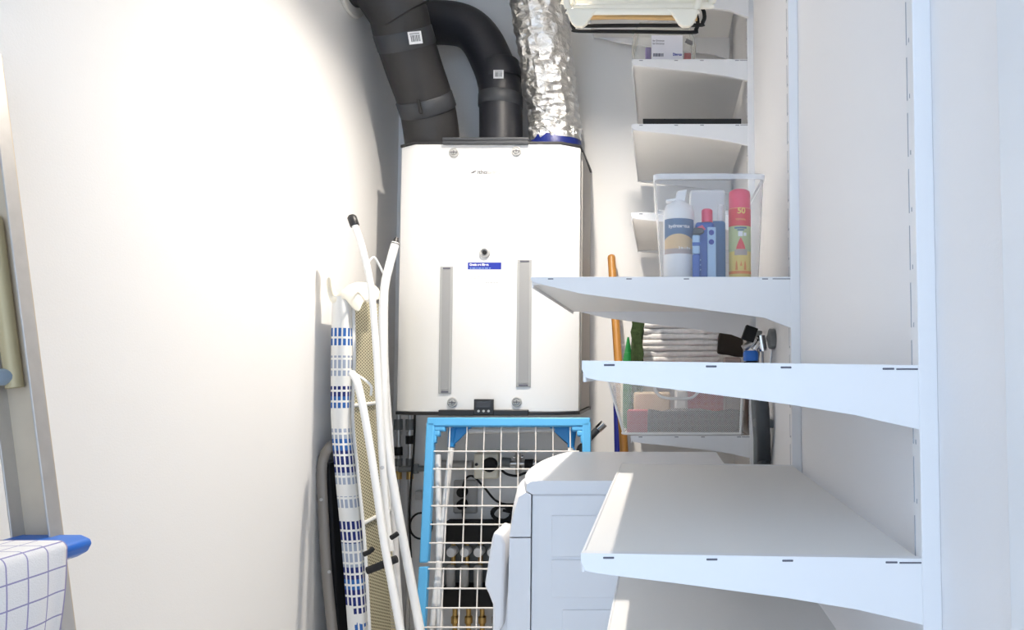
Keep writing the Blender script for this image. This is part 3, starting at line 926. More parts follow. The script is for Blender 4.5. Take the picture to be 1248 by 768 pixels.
for k, z in enumerate(zst):
    s = (z - foot.z) / u.z
    if s < .1 or s > Lr - .05 or k == 4: continue
    c = foot + u * s
    if k == 3:
        bm = B(); tube(bm, [Vector((c.x - .040, YA0, z - .004)), Vector((c.x - .040, YA + .004, z - .004))], .013, 14); rg = obj('rung', bm, 'bluegrey', lad)
        bm = B(); tube(bm, [Vector((c.x - .040, YA - .075, z - .004)), Vector((c.x - .040, YA - .062, z - .004))], .0145, 14); obj('rung_ring', bm, 'greypl', rg)
        continue
    xo = .040 if k == 2 else .02
    bm = B(); box(bm, c.x - .058, c.x + xo - .004, YA0 + .012, YA - .016, z - .028, z)
    td = obj('tread', bm, 'alu', lad, .003)
    if k == 2:
        bm = B()
        pr = [(c.x - .062, z + .003), (c.x + xo - .008, z + .003), (c.x + xo + .006, z - .003), (c.x + xo + .009, z - .010), (c.x + xo + .003, z - .022), (c.x + xo - .012, z - .030), (c.x - .002, z - .032), (c.x - .062, z - .030)]
        prism(bm, pr, 'y', YA - .048, YA + .006)
        obj('tread_cap', bm, 'bluecap', lad, .003, 3)
# rear strut tube of the folded back frame
bm = B()
sa, sc = (zt(15, 468, YA) - foot.z) / u.z, (zt(5, 258, YA) - foot.z) / u.z
tube(bm, [lp(sa, -.034, YA - .0035), lp(sc - .01, -.034, YA - .0035), lp(sc, -.034, YA - .0035)], [.0115, .0115, .008], 16); obj('rear_tube', bm, 'tantube', lad)
# tea towel over the tread
s = (zs0 - foot.z) / u.z; c = foot + u * s
bm = B(); uvl = bm.loops.layers.uv.new('UVMap')
xe = c.x + .040
y0, y1 = .78, YA - .052
path = []      # section over the tread: flat on top, round the nose, hanging
for t in range(8): path.append((xe - .095 + .098 * t / 7, zs0 + .0045))
for a in range(1, 7):
    an = math.pi / 2 * a / 6; path.append((xe + .003 + math.sin(an) * .011, zs0 + .0045 - .011 + math.cos(an) * .011))
hx, hz = path[-1]
for t in range(1, 22): path.append((hx + .0025 * math.sin(t * .5), hz - .018 * t))
NY = 36; grid = []
for i in range(NY + 1):
    f = i / NY; y = y0 + (y1 - y0) * f; row = []; L = 0; pv = None
    for j, (x, z) in enumerate(path):
        drop = max(0, j - 12) / 21
        wv = .010 * drop * math.sin(f * 17 + 1.2) + .006 * drop * math.sin(f * 31) 
        p = Vector((x + wv + .008 * drop, y - .018 * drop * (f ** 3), z))
        if pv is not None: L += (Vector((x, 0, z)) - pv).length
        pv = Vector((x, 0, z))
        row.append((bm.verts.new(p), (y1 - y, L)))
    grid.append(row)
for i in range(NY):
    for j in range(len(path) - 1):
        q = (grid[i][j], grid[i + 1][j], grid[i + 1][j + 1], grid[i][j + 1])
        f_ = bm.faces.new([a[0] for a in q])
        for l, a in zip(f_.loops, q): l[uvl].uv = a[1]
tw = obj('tea_towel', bm, 'teatowel', smooth_ang=80)
sd = tw.modifiers.new('t', 'SOLIDIFY'); sd.thickness = .003; sd.offset = 1
tag(tw, 'white tea towel with thin violet check draped over ladder tread', 'towel')

# ------------------------------------------------------------------ clear storage box and its bottles
ZS = Z_M + .0012
YX = 1.655
xa, xb_ = W(806, 334, YX).x, W(926, 334, YX).x
ta, tb = W(797.5, 214, YX).x, W(931, 214, YX).x
zr = W(860, 213.5, YX).z
dep = .36
sb = thing('storage_box', 'clear plastic storage box of cleaning bottles on deep white shelf', 'storage box', ((xa + xb_) / 2, YX + dep / 2, ZS))
bm = B()
lo = [(xa, YX), (xb_, YX), (xb_, YX + dep), (xa, YX + dep)]
hi = [(ta, YX - .010), (min(tb, .283), YX - .010), (min(tb, .283), YX + dep + .010), (ta, YX + dep + .010)]
def rr(poly, z, r=.02, n=5):
    (x0, y0), (x1, _), (_, y1), _ = poly
    out = []
    for cx, cy, a0 in ((x0 + r, y0 + r, math.pi), (x1 - r, y0 + r, 1.5 * math.pi), (x1 - r, y1 - r, 0), (x0 + r, y1 - r, .5 * math.pi)):
        for k in range(n + 1):
            a = a0 + math.pi / 2 * k / n
            out.append((cx + math.cos(a) * r, cy + math.sin(a) * r, z))
    return out
def loft(bm, loops, cap0=True, cap1=False, mi=0):
    R = [[bm.verts.new(p) for p in lp_] for lp_ in loops]
    n = len(R[0])
    for a, b__ in zip(R, R[1:]):
        for k in range(n): bm.faces.new((a[k], a[(k + 1) % n], b__[(k + 1) % n], b__[k])).material_index = mi
    if cap0: bm.faces.new(R[0][::-1])
    if cap1: bm.faces.new(R[-1])
loft(bm, [rr(lo, ZS), rr(hi, zr - .012)])
obj('box_wall', bm, 'clear', sb)
bm = B()
grow = lambda poly, d: [(poly[0][0] - d, poly[0][1] - d), (poly[1][0] + d, poly[1][1] - d), (poly[2][0] + d, poly[2][1] + d), (poly[3][0] - d, poly[3][1] + d)]
loft(bm, [rr(hi, zr - .012), rr(grow(hi, .002), zr - .012), rr(grow(hi, .003), zr), rr(grow(hi, -.002), zr)], False)
obj('box_rim', bm, 'clearrim', sb)

def bottle_at(px0, px1, py_top, Y):
    a, b_ = W(px0, py_top, Y), W(px1, py_top, Y)
    return (a.x + b_.x) / 2, (b_.x - a.x) / 2, a.z
ZI = ZS + .003
# white bottle with slate and sand label
x, r, z = bottle_at(807.5, 847, 232, 1.715)
r = .036
t = thing('cleaner_bottle', 'white bottle with slate and sand label at left in clear box', 'bottle', (x, 1.715, ZI), 'bottles in the clear storage box')
H = z - ZI
bm = B(); lathe(bm, [(r * .9, 0), (r, .004), (r, H * .68), (r * .97, H * .76), (r * .86, H * .82), (.017, H * .86), (.016, H * .88)], (x, 1.715, ZI), 'z', 36); obj('bottle_body', bm, 'white', t, smooth_ang=50)
bm = B(); prism(bm, [(x - .030, ZI + H * .865), (x + .015, ZI + H * .865), (x + .019, ZI + H), (x - .004, ZI + H * .975), (x - .008, ZI + H * .90), (x - .03, ZI + H * .885)], 'y', 1.715 - .013, 1.715 + .013); obj('spray_cap', bm, 'white', t, .004)
c = (x, 1.715)
l0, l1, l2 = zt(830, 309, 1.68), zt(830, 288, 1.68), zt(830, 266, 1.68)
A0, A1_ = -math.pi / 2 - 1.15, -math.pi / 2 + 1.2
bm = B()
wav = lambda q: l1 - .010 + .016 * math.sin(q * math.pi * .9 + .25)
cylpatch(bm, c, r + .0006, A0, A1_, wav, l2, 18, 0)
cylpatch(bm, c, r + .0006, A0, A1_, l0 + .012, wav, 18, 1)
cylpatch(bm, c, r + .0006, A0, A1_, l0, l0 + .012, 18, 2)
obj('bottle_label', bm, ['slate', 'sand', 'sandgrey'], t)
textcyl('label_text', 'hydroxetus', .0115, c, r + .0012, zt(830, 275.5, 1.68), 'white', t, xs=1.0, bold=.0003)
textcyl('label_text', '2 in 1 fles', .0075, c, r + .0012, l0 + .013, 'white', t, ang0=-math.pi / 2 + .35, bold=.0003)
# deep blue bottle with pink cap
def boxbottle(name, label, x0, x1, pytop, pycap, Y, bodym, capm, capx=None, dpt=.03):
    a, b_ = W(x0, pytop, Y), W(x1, pytop, Y)
    t = thing(name, label, 'bottle', ((a.x + b_.x) / 2, Y + dpt / 2, ZI), 'bottles in the clear storage box')
    bm = B(); box(bm, a.x, b_.x, Y, Y + dpt, ZI, a.z)
    obj('bottle_body', bm, bodym, t, .008, 3)
    if capm:
        c0, c1 = capx if capx else (x0 + 3, x1 - 3)
        p, q = W(c0, pycap, Y + dpt / 2), W(c1, pycap, Y + dpt / 2)
        bm = B(); lathe(bm, [((q.x - p.x) / 2, 0), ((q.x - p.x) / 2, p.z - a.z - .003), ((q.x - p.x) / 2 - .003, p.z - a.z)], ((p.x + q.x) / 2, Y + dpt / 2, a.z + .0003), 'z', 20)
        obj('bottle_cap', bm, capm, t)
    return t, a, b_
t, a, b_ = boxbottle('detergent_bottle', 'deep blue bottle with pink-red cap in clear box', 847.5, 871, 270, 255.5, 1.70, 'bottleblue', 'canpink', (855, 868.5))
p, q = W(862, 333, 1.6995), W(872.5, 277, 1.6995)
bm = B(); box(bm, p.x, q.x, 1.6955, 1.6995, ZI + .002, q.z); sl = obj('pale_strip', bm, 'lightblue', t, .0018)
for y in (283.5, 295):
    bm = B(); cc = W(867, y, 1.6953); lathe(bm, [(.0062, 0), (.0062, -.0012), (.0045, -.0012), (.0045, -.0003), (.001, -.0003)], cc, 'y', 18); obj('round_mark', bm, 'inkblue', sl)
bm = B()
for k, (dx, y) in enumerate(((0, 316), (.001, 322), (-.001, 328))):
    cc = W(852.5, y, 1.699); prism(bm, [(cc.x - .004, cc.z), (cc.x + .003, cc.z - .004), (cc.x + .004, cc.z - .001), (cc.x - .002, cc.z + .003)], 'y', 1.6988, 1.6996)
obj('white_mark', bm, 'lightblue', t)
p = W(854, 279, 1.6985)
bm = B(); prism(bm, [(p.x - .008, p.z + .004), (p.x + .004, p.z + .009), (p.x + .012, p.z - .001), (p.x - .002, p.z - .007)], 'y', 1.6986, 1.6996); obj('pink_mark', bm, 'pink', t)
t, a, b_ = boxbottle('detergent_bottle', 'flat steel-blue pack behind the deep blue bottle in clear box', 866, 884.5, 268.5, 250, 1.745, 'bottleblue2', 'white', (875, 882))
# small vial in front
cc = W(848.5, 310, 1.6725)
t = thing('small_vial', 'tiny pale blue vial with dark trigger against the white bottle', 'vial', (cc.x, 1.676, ZI), 'bottles in the clear storage box')
zz0, zz1 = zt(848, 310, 1.678), zt(848, 287, 1.678)
bm = B(); box(bm, cc.x - .0085, cc.x + .0085, 1.669, 1.684, ZI, zz0 - .0004); obj('vial_foot', bm, 'bottleblue', t, .003)
bm = B(); box(bm, cc.x - .0085, cc.x + .0085, 1.669, 1.684, zz0, zz1); vb = obj('vial_body', bm, 'lightblue', t, .003)
bm = B(); box(bm, cc.x - .0087, cc.x + .0087, 1.6685, 1.6688, zz0 + .018, zz0 + .026); obj('vial_band', bm, 'bottleblue', vb)
bm = B(); prism(bm, [(cc.x - .008, zz1 + .0004), (cc.x + .009, zz1 + .0004), (cc.x + .019, zz1 + .006), (cc.x + .016, zz1 + .016), (cc.x - .005, zz1 + .018)], 'y', 1.671, 1.682); obj('vial_trigger', bm, 'hose', t, .003)
# clear bag of something pale behind
p, q = W(841, 268, 1.79), W(884, 231, 1.79)
bm = B(); box(bm, p.x, q.x, 1.785, 1.84, ZI, q.z); o = obj('clear_tub', bm, 'clearrim', bev=.008)
tag(o, 'tall clear tub standing behind the blue bottles in clear box', 'tub', 'bottles in the clear storage box')
# red and yellow can
x, r, z = bottle_at(887.5, 915, 232.5, 1.70)
r = .0255; H = z - ZI; c = (x, 1.70)
t = thing('spray_can', 'red and yellow can with red cap at right in clear box', 'can', (x, 1.70, ZI), 'bottles in the clear storage box')
zl = lambda y: zt(900, y, 1.675)
bm = B(); lathe(bm, [(r * .95, 0), (r, .003), (r, zl(253) - ZI)], (x, 1.70, ZI), 'z', 32); obj('can_body', bm, 'canyellow', t)
bm = B(); lathe(bm, [(r * .98, 0), (r * .98, z - zl(253) - .012), (r * .93, z - zl(253) - .004), (r * .7, z - zl(253))], (x, 1.70, zl(253) + .0004), 'z', 32); obj('can_cap', bm, 'canpink', t, smooth_ang=60)
bm = B(); A0, A1_ = -math.pi / 2 - 1.5, -math.pi / 2 + 1.5
cylpatch(bm, c, r + .0005, A0, A1_, zl(275), zl(253.5), 18, 0)
cylpatch(bm, c, r + .0005, A0, A1_, zl(306), zl(275), 18, 1)
cylpatch(bm, c, r + .0005, A0, A1_, zl(333.5), zl(330), 18, 2)
obj('can_label', bm, ['canred', 'cangreen', 'orange'], t)
textcyl('can_text', '50', .019, c, r + .0011, zl(257), 'canyellow', t, ang0=-math.pi / 2 + .05, bold=.0005)
textcyl('can_text', 'TOTAAL', .0065, c, r + .0011, zl(267.5), 'canyellow', t)
bm = B()
am = -math.pi / 2 - .02
cylpatch(bm, c, r + .0009, am - .42, am + .42, zl(303.5), lambda q: zl(303.5) + (zl(289) - zl(303.5)) * (1 - abs(2 * q - 1)) ** .75, 12, 0)   # red cone
cylpatch(bm, c, r + .0010, am - .22, am + .18, zl(288), zl(282), 6, 1)
cylpatch(bm, c, r + .0010, am + .26, am + .52, zl(287.5), zl(283.5), 6, 1)
cylpatch(bm, c, r + .0010, am - .55, am + .55, zl(278.6), zl(276.6), 8, 2)
cylpatch(bm, c, r + .0010, am - .30, am + .30, zl(281), zl(279.4), 8, 2)
cylpatch(bm, c, r + .0013, am - .55, am + .58, zl(311), zl(304), 10, 3)
cylpatch(bm, c, r + .0009, am - .50, am - .26, lambda q: zl(329) , lambda q: zl(329) + .022 * math.sin(q * math.pi), 8, 4)
cylpatch(bm, c, r + .0009, am + .26, am + .50, lambda q: zl(329) , lambda q: zl(329) + .022 * math.sin(q * math.pi), 8, 4)
cylpatch(bm, c, r + .0010, am - .08, am + .12, zl(324), lambda q: zl(324) + .012 * (1 - abs(2 * q - 1)), 8, 4)
obj('can_emblem', bm, ['canred', 'white', 'slate', 'sandgrey', 'orange'], t)

# ------------------------------------------------------------------ things on the short shelves
p, q = W(783.5, 149.5, 2.396), W(903.5, 142.5, 2.396)
bm = B(); z0 = Z_F2 + .0008; h = q.z - p.z
box(bm, p.x, q.x, 2.396, 2.66, z0, z0 + .003)
box(bm, p.x, q.x, 2.396, 2.436, z0 + .003, z0 + h); box(bm, p.x, q.x, 2.654, 2.66, z0 + .003, z0 + h)
box(bm, p.x, p.x + .006, 2.436, 2.654, z0 + .003, z0 + h); box(bm, q.x - .006, q.x, 2.436, 2.654, z0 + .003, z0 + h)
o = obj('black_tray', bm, 'blacksoft', bev=.0012); tag(o, 'thin black tray lying on short shelf below the labelled bag', 'tray')
# clear zip bag with label
z0 = Z_F1 + .001
bgp = thing('zip_bag', 'clear plastic bag with white printed label under the hangers', 'bag', (W(810, 72, 2.5).x, 2.47, z0))
x0, x1 = W(770, 60, 2.43).x, W(848, 60, 2.43).x
bm = B()
pol0 = [(x0 + .008, 2.425), (x1 - .006, 2.425), (x1 - .006, 2.57), (x0 + .008, 2.57)]
pol1 = [(x0, 2.42), (x1, 2.42), (x1, 2.575), (x0, 2.575)]
pol2 = [(x0 + .02, 2.465), (x1 - .02, 2.465), (x1 - .02, 2.53), (x0 + .02, 2.53)]
loft(bm, [rr(pol0, z0, .02), rr(pol1, z0 + .05, .025), rr(pol1, z0 + .09, .02), rr(pol2, z0 + .16, .012)], True, True)
for vv in bm.verts: vv.co += Vector((noise.noise(vv.co * 31) * .004, noise.noise(vv.co * 37 + Vector((3, 1, 2))) * .004, 0))
obj('bag_film', bm, 'bag', bgp)
la_, lb_ = W(794, 71, 2.412), W(832, 41, 2.412)
bm = B(); box(bm, la_.x, lb_.x, 2.4125, 2.4135, z0 + .006, z0 + .006 + (lb_.z - la_.z)); lbl = obj('bag_label', bm, 'paper', bgp)
zq = z0 + .006; hh = lb_.z - la_.z
text('label_title', 'for Entrance', .0085, facing((la_.x + .004, 2.412, zq + hh * .78)), 'ink', lbl, 'LEFT', xs=.9)
text('label_title', 'for Entrance', .0085, facing((la_.x + .004, 2.412, zq + hh * .66)), 'ink', lbl, 'LEFT', xs=.9)
text('label_maker', 'Dimeco', .0125, facing((lb_.x - .018, 2.412, zq + hh * .22)), 'inkblue', lbl, 'CENTER', xs=.75, bold=.0004)
bm = B(); x = la_.x + .006
while x < la_.x + .038:
    w = random.choice((.0012, .002, .0028)); box(bm, x, x + w, 2.412, 2.4124, zq + hh * .14, zq + hh * .27); x += w + .0014
obj('label_barcode', bm, 'ink', lbl)
for nm, px, mt, w, h, y in (('red_packet', 838, 'red', .012, .045, 2.45), ('violet_packet', 790, 'violet', .010, .06, 2.44)):
    c = W(px, 65, y); bm = B(); box(bm, c.x - w, c.x + w, y, y + .05, z0 + .003, z0 + .003 + h); obj(nm, bm, mt, bgp, .004)
c = W(840, 52, 2.44)
bm = B(); obox(bm, (c.x, 2.437, c.z), Vector((.9, 0, -.43)).normalized(), Vector((0, 1, 0)), Vector((.43, 0, .9)).normalized(), .013, .002, .007); obj('small_tag', bm, 'ink', bgp)

# ------------------------------------------------------------------ hangers on the rail
ZR = ZRAILSHELF - .050 + .0108
def hook(bm, cx, y, zneck, mi=1, r=.0022):
    R_ = .020
    pts = [Vector((cx, y, zneck))]
    pts.append(Vector((cx, y, ZR - .05)))
    for k in range(11):
        a = -math.pi * .18 + math.pi * 1.12 * k / 10
        pts.append(Vector((cx + 0.0 + math.cos(a) * R_, y, ZR - R_ + math.sin(a) * R_ + .0022)))
    tube(bm, pts, r, 8, mi)
HX = W(774, 20, 2.0).x
def hanger(kind, label, y, cx, zbar, half, mt, tilt=0.0, lobes=False):
    t = thing('clothes_hanger', label, 'clothes hanger', (cx, y, zbar), 'clothes hangers on the rail')
    zn = ZR - .062
    sh = (zn - zbar) * (.30 if kind != 'plastic' else .35) + zbar
    bm = B()
    if kind == 'wood':
        pl = smooth([(cx - half, y, sh - .02), (cx - half * .6, y, sh + .028), (cx, y, zn), (cx + half * .6, y, sh + .028), (cx + half, y, sh - .02)], 6)
        tube(bm, pl, .011, 10, sx=1, sy=.6, up=(0, 0, 1))
        obj('shoulder', bm, mt, t)
        bm = B(); dz = tilt * half
        tube(bm, [(cx - half * .92, y, zbar + .004 - dz), (cx + half * .92, y, zbar + .004 + dz)], .0062, 10); obj('trouser_bar', bm, mt, t)
        bm = B()
        for s in (-1, 1): tube(bm, [(cx + s * half * .9, y, zbar + .0 + s * dz), (cx + s * half * .9, y, sh - .010)], .003, 8)
        obj('bar_link', bm, 'steel', t)
    else:
        rr_ = .0065 if kind == 'plastic' else .0055
        dz = tilt * half
        body = [(cx, y, zn), (cx - half * .55, y, zn - (zn - sh) * .55), (cx - half * .93, y, sh - .005), (cx - half, y, zbar + .028 - dz), (cx - half * .97, y, zbar + .008 - dz), (cx - half * .9, y, zbar - dz)]
        body2 = [(2 * cx - p[0], p[1], p[2] + 2 * dz * (1 if i > 2 else 0)) for i, p in enumerate(body)][::-1]
        mid = [(cx, y, zbar)]
        tube(bm, smooth(body + mid + body2, 5), rr_, 10, sx=1.45 if kind == 'plastic' else 1.0, sy=.8)
        obj('hanger_body', bm, mt, t)
        if lobes:
            for s in (-1, 1):
                bm = B(); xx = cx + s * half * .80
                pl = [(xx - s * .052, zbar + .006), (xx + s * .030, zbar + .006), (xx + s * .034, zbar - .008), (xx + s * .022, zbar - .034), (xx + s * .012, zbar - .043), (xx - s * .008, zbar - .044), (xx - s * .018, zbar - .036), (xx - s * .034, zbar - .010)]
                prism(bm, pl, 'y', y - .007, y + .007); obj('garment_clip', bm, mt, t, .004, 3)
    bm = B(); hook(bm, cx, y, zn - .01); 
    for f in bm.faces: f.material_index = 0
    obj('hook', bm, 'steel', t)
    return t
zh = lambda y, Y: zt(775, y, Y)
RC = -.055
hanger('plastic', 'cream plastic hanger with two rounded clips, first on the rail', 1.93, RC - .022, zh(14, 1.93), .176, 'cream', lobes=True)
hanger('plastic', 'cream plastic hanger, the widest one right behind the clip hanger', 1.948, RC + .004, zh(8, 1.948), .192, 'cream', .012)
hanger('plastic', 'cream plastic hanger sitting third along the rail behind the widest', 1.966, RC - .016, zh(3, 1.966), .202, 'cream', -.008)
hanger('wood', 'pale wooden hanger whose bar rises to the left', 1.985, RC - .010, zh(23, 1.985), .178, 'wood', -.020)
hanger('wood', 'pale wooden hanger whose bar rises to the right', 2.004, RC - .014, zh(22, 2.004), .178, 'wood', .022)
hanger('wire', 'black hanger with the lower of two black bars', 2.04, RC - .020, zh(38.5, 2.04), .178, 'blacksoft', -.012)
hanger('wire', 'black hanger with the upper of two black bars, in front of the other black one', 2.022, RC - .006, zh(31, 2.022), .182, 'blacksoft', .004)

# ------------------------------------------------------------------ mesh basket and its contents
zb0 = Z_F4 + .001
YK = 2.40
bt = thing('mesh_basket', 'white wire mesh basket with cut-out handle behind the washing machine', 'basket', (.06, 2.62, zb0))
p, q = W(758, 523, YK), W(907, 523, YK)
tl, tr = W(736, 452, YK), W(917, 452, YK)
zt2 = tl.z
ydep = .40
lo = [(p.x, YK), (q.x, YK), (q.x, YK + ydep), (p.x, YK + ydep)]
hi = [(tl.x, YK - .012), (min(tr.x, .278), YK - .012), (min(tr.x, .278), YK + ydep + .012), (tl.x, YK + ydep + .012)]
A = rr(lo, zb0 + .004, .03); Bh = rr(hi, zt2, .03)
bm = B()
R0 = [bm.verts.new(x_) for x_ in A]; R1 = [bm.verts.new(x_) for x_ in Bh]; n = len(A)
for k in range(n):
    f = bm.faces.new((R0[k], R0[(k + 1) % n], R1[(k + 1) % n], R1[k]))
    d = Vector(A[(k + 1) % n]) - Vector(A[k]); f.material_index = 0 if abs(d.x) > abs(d.y) else 1
f = bm.faces.new(R0[::-1]); f.material_index = 0
obj('mesh_wall', bm, ['basketmesh', 'basketside'], bt, smooth_ang=10)
bm = B(); tube(bm, [Vector(x_) for x_ in Bh + [Bh[0]]], .006, 8); tube(bm, [Vector(x_) for x_ in A + [A[0]]], .0042, 8)
for k in (2, 8): tube(bm, [Vector(A[k]), Vector(Bh[k])], .0045, 8)
obj('wire_rim', bm, 'tube', bt)
bm = B()
hp = [(797, 463), (799, 476), (807, 484), (825, 486), (843, 485), (851, 477), (853, 466)]
tube(bm, smooth([W(x, y, YK - .010) for x, y in hp], 4), .0052, 10); obj('handle', bm, 'tube', bt)
def inb(px0, py0, px1, py1, Y, d, bottom=None):
    a, b_ = W(px0, py1, Y), W(px1, py0, Y)
    return a.x, b_.x, Y, Y + d, (zb0 + .006 if bottom is None else bottom), b_.z
G = 'things kept in the mesh basket'
def item(name, label, cat, args, mt, bev=.006, crumple=0):
    x0, x1, y0, y1, z0, z1 = args
    bm = B(); box(bm, x0, x1, y0, y1, z0, z1)
    if crumple:
        bmesh.ops.subdivide_edges(bm, edges=bm.edges, cuts=6, use_grid_fill=True)
        for vv in bm.verts:
            if vv.co.z > z0 + .01: vv.co += Vector((noise.noise(vv.co * 18) * crumple, noise.noise(vv.co * 21 + Vector((5, 0, 0))) * crumple * .4, noise.noise(vv.co * 16 + Vector((0, 7, 0))) * crumple))
    o = obj(name, bm, mt, bev=bev if not crumple else 0, smooth_ang=70); tag(o, label, cat, G); return o
item('pink_box', 'pink-red carton at the left in the mesh basket', 'carton', inb(764, 501, 789, 515, 2.425, .10), 'pink', .003)
item('grey_rag', 'crumpled dark grey cloth on the floor of the mesh basket', 'cloth', inb(789, 500, 905, 521, 2.437, .05), 'greycloth', crumple=.012)
item('tan_packet', 'tan packet in the middle left of the mesh basket', 'packet', inb(772, 478, 817, 500, 2.55, .06), 'tan', .008)
item('white_bottle', 'white plastic bottle in the middle of the mesh basket', 'bottle', inb(822, 474, 838, 512, 2.505, .035), 'white', .010)
item('red_packet', 'large faded red packet at the right in the mesh basket', 'packet', inb(838, 462, 906, 510, 2.55, .09), 'red', .010)
item('cream_packet', 'cream packet at the back left of the mesh basket', 'packet', inb(756, 462, 800, 500, 2.66, .07), 'cream', .008)
# folded towels standing above the rim
p, q = W(783, 437, 2.50), W(876, 437, 2.50)
ztw0 = zb0 + .008
YT = 2.63
Xt0, Xt1 = W(781, 420, YT).x, W(876, 420, YT).x
zA, zB = zt(830, 442, YT), zt(830, 372, YT)
nT = 5; hT = (zB - zA) / nT
bm = B(); box(bm, Xt0 + .01, Xt1 - .01, YT + .105, YT + .165, zb0 + .006, zA - .002); o = obj('folded_linen', bm, 'towel', bev=.015, seg=3); tag(o, 'folded pale linen at the basket floor carrying the towel stack', 'linen', G)
words_ = ('lowest', 'second from bottom', 'middle one', 'second from top', 'topmost')
for k in range(nT):
    bm = B()
    z0, z1 = zA + hT * k + .0006, zA + hT * (k + 1) - .0006
    NX = 40; ring = []
    wob = random.uniform(-.006, .006); wb2 = random.uniform(-.006, .006)
    h2 = (z1 - z0) / 2
    for i in range(NX + 1):
        f = i / NX; x = Xt0 + wob + (Xt1 + wb2 - Xt0 - wob) * f
        endr = .004 * (1 if i in (0, NX) else .3 if i in (1, NX - 1) else 0)
        sec = []
        for lay in (0, 1):
            zc0 = z0 + h2 * (lay + .5)
            out = noise.noise(Vector((x * 22, k * 3.1 + lay * 1.7, 0))) * .010
            wv = noise.noise(Vector((x * 30, k * 5 + lay, 4))) * .003
            for a in range(9):
                an = -math.pi / 2 + math.pi * a / 8
                sec.append(bm.verts.new((x, YT + endr + .012 + out - .007 * math.cos(an), zc0 + math.sin(an) * (h2 / 2 - .0003) + (wv if 1 < a < 7 else 0))))
        for zz in (z1, z0): sec.append(bm.verts.new((x, YT + .14, zz)))
        ring.append(sec)
    m_ = len(ring[0])
    for i in range(NX):
        for a in range(m_):
            bm.faces.new((ring[i][a], ring[i][(a + 1) % m_], ring[i + 1][(a + 1) % m_], ring[i + 1][a]))
    bm.faces.new(ring[0]); bm.faces.new(ring[-1][::-1])
    o = obj('folded_towel', bm, 'towel', smooth_ang=70)
    tag(o, 'folded white terry towel, %s in the stack in the basket' % words_[k], 'towel', 'folded towels in the mesh basket')
# green nozzle bottle, dark green knit, dark brown pouch
c = W(765.5, 437, 2.60)
gb = thing('green_bottle', 'green squeeze bottle with pointed nozzle left of the towels', 'bottle', (c.x, 2.60, zb0 + .006), G)
zc = zt(765, 430, 2.60); zpt = zt(767, 411, 2.60)
bm = B(); lathe(bm, [(.017, 0), (.018, .004), (.018, zc - zb0 - .03), (.0135, zc - zb0 - .006)], (c.x, 2.60, zb0 + .006), 'z', 24); obj('bottle_body', bm, 'green', gb, smooth_ang=50)
bm = B(); lathe(bm, [(.0125, 0), (.0095, .02), (.005, (zpt - zc) * .8), (.003, zpt - zc)], (c.x, 2.60, zc + .0005), 'z', 20); obj('nozzle', bm, 'green', gb, smooth_ang=60)
p, q = W(770, 440, 2.565), W(783, 386, 2.565)
bm = B(); box(bm, p.x, q.x, 2.565, 2.60, zb0 + .006, q.z)
bmesh.ops.subdivide_edges(bm, edges=bm.edges, cuts=14, use_grid_fill=True)
for vv in bm.verts: vv.co += Vector((noise.noise(vv.co * 75) * .009, noise.noise(vv.co * 64 + Vector((3, 0, 0))) * .005, noise.noise(vv.co * 50) * .003 if vv.co.z > zb0 + .02 else 0))
o = obj('knitted_cloth', bm, 'moss', smooth_ang=70); tag(o, 'dark green knitted cloth standing against left end of towels', 'cloth', G)
p, q = W(875, 434, 2.52), W(905, 404, 2.52)
bm = B(); prism(bm, [(p.x, p.z + .01), (p.x - .002, p.z + .03), (p.x + .008, q.z - .004), (q.x + .002, q.z - .016), (q.x + .002, p.z - .005), (p.x + .03, p.z + .004)], 'y', 2.52, 2.56)
o1 = None
bm2 = B()
bmesh.ops.subdivide_edges(bm, edges=bm.edges, cuts=3, use_grid_fill=True)
for vv in bm.verts: vv.co += Vector((noise.noise(vv.co * 40) * .004, noise.noise(vv.co * 44 + Vector((3, 0, 0))) * .006, noise.noise(vv.co * 42 + Vector((0, 9, 0))) * .004))
x0, x1, zq0 = p.x, q.x, p.z
bm2.free()
pouch = thing('leather_glove', 'dark brown leather glove on top of things at right of basket', 'glove', ((x0 + x1) / 2, 2.54, zb0 + .006), G)
obj('palm', bm, 'brown', pouch, .004)
bm = B(); box(bm, x0 + .02, x1 - .004, 2.522, 2.56, zb0 + .006, zq0 - .004); obj('cuff', bm, 'sandgrey', pouch, .008)

# ------------------------------------------------------------------ washing machine tap on the right wall with hose
YTp = 2.0
tp = thing('water_tap', 'chrome washing machine tap with grey round handle on right wall', 'tap', W(940, 415, YTp))
c = W(941, 412, YTp)
bm = B(); tube(bm, [Vector((XR - .001, YTp + .005, c.z)), Vector((c.x - .03, YTp + .005, c.z))], .011, 14)
tube(bm, [Vector((XR - .0012, YTp + .005, c.z)), Vector((XR - .010, YTp + .005, c.z))], .028, 24)
tube(bm, smooth([Vector((c.x - .028, YTp + .005, c.z)), W(924, 418, YTp), W(918, 426, YTp)], 4), .0105, 12)
tube(bm, [W(927, 409, YTp), W(930, 428, YTp)], .012, 12)
obj('tap_body', bm, 'chrome', tp)
bm = B()
h0, h1 = W(940.5, 401, YTp - .028), W(941, 425, YTp - .028)
lathe(bm, [(.024, -.008), (.027, -.006), (.027, .008), (.022, .012)], ((h0.x + h1.x) / 2, YTp - .022, (h0.z + h1.z) / 2), 'x', 24); obj('tap_handle', bm, 'greypl', tp)
bm = B(); k0 = W(913.5, 407, YTp - .01)
obox(bm, k0, Vector((.94, 0, -.34)), Vector((0, 1, 0)), Vector((.34, 0, .94)), .0165, .015, .020); obj('valve_block', bm, 'blacksoft', tp, .002)
bm = B(); tube(bm, [W(921, 414, YTp), W(906, 425, YTp - .004)], .010, 12); obj('tap_outlet', bm, 'steel', tp)
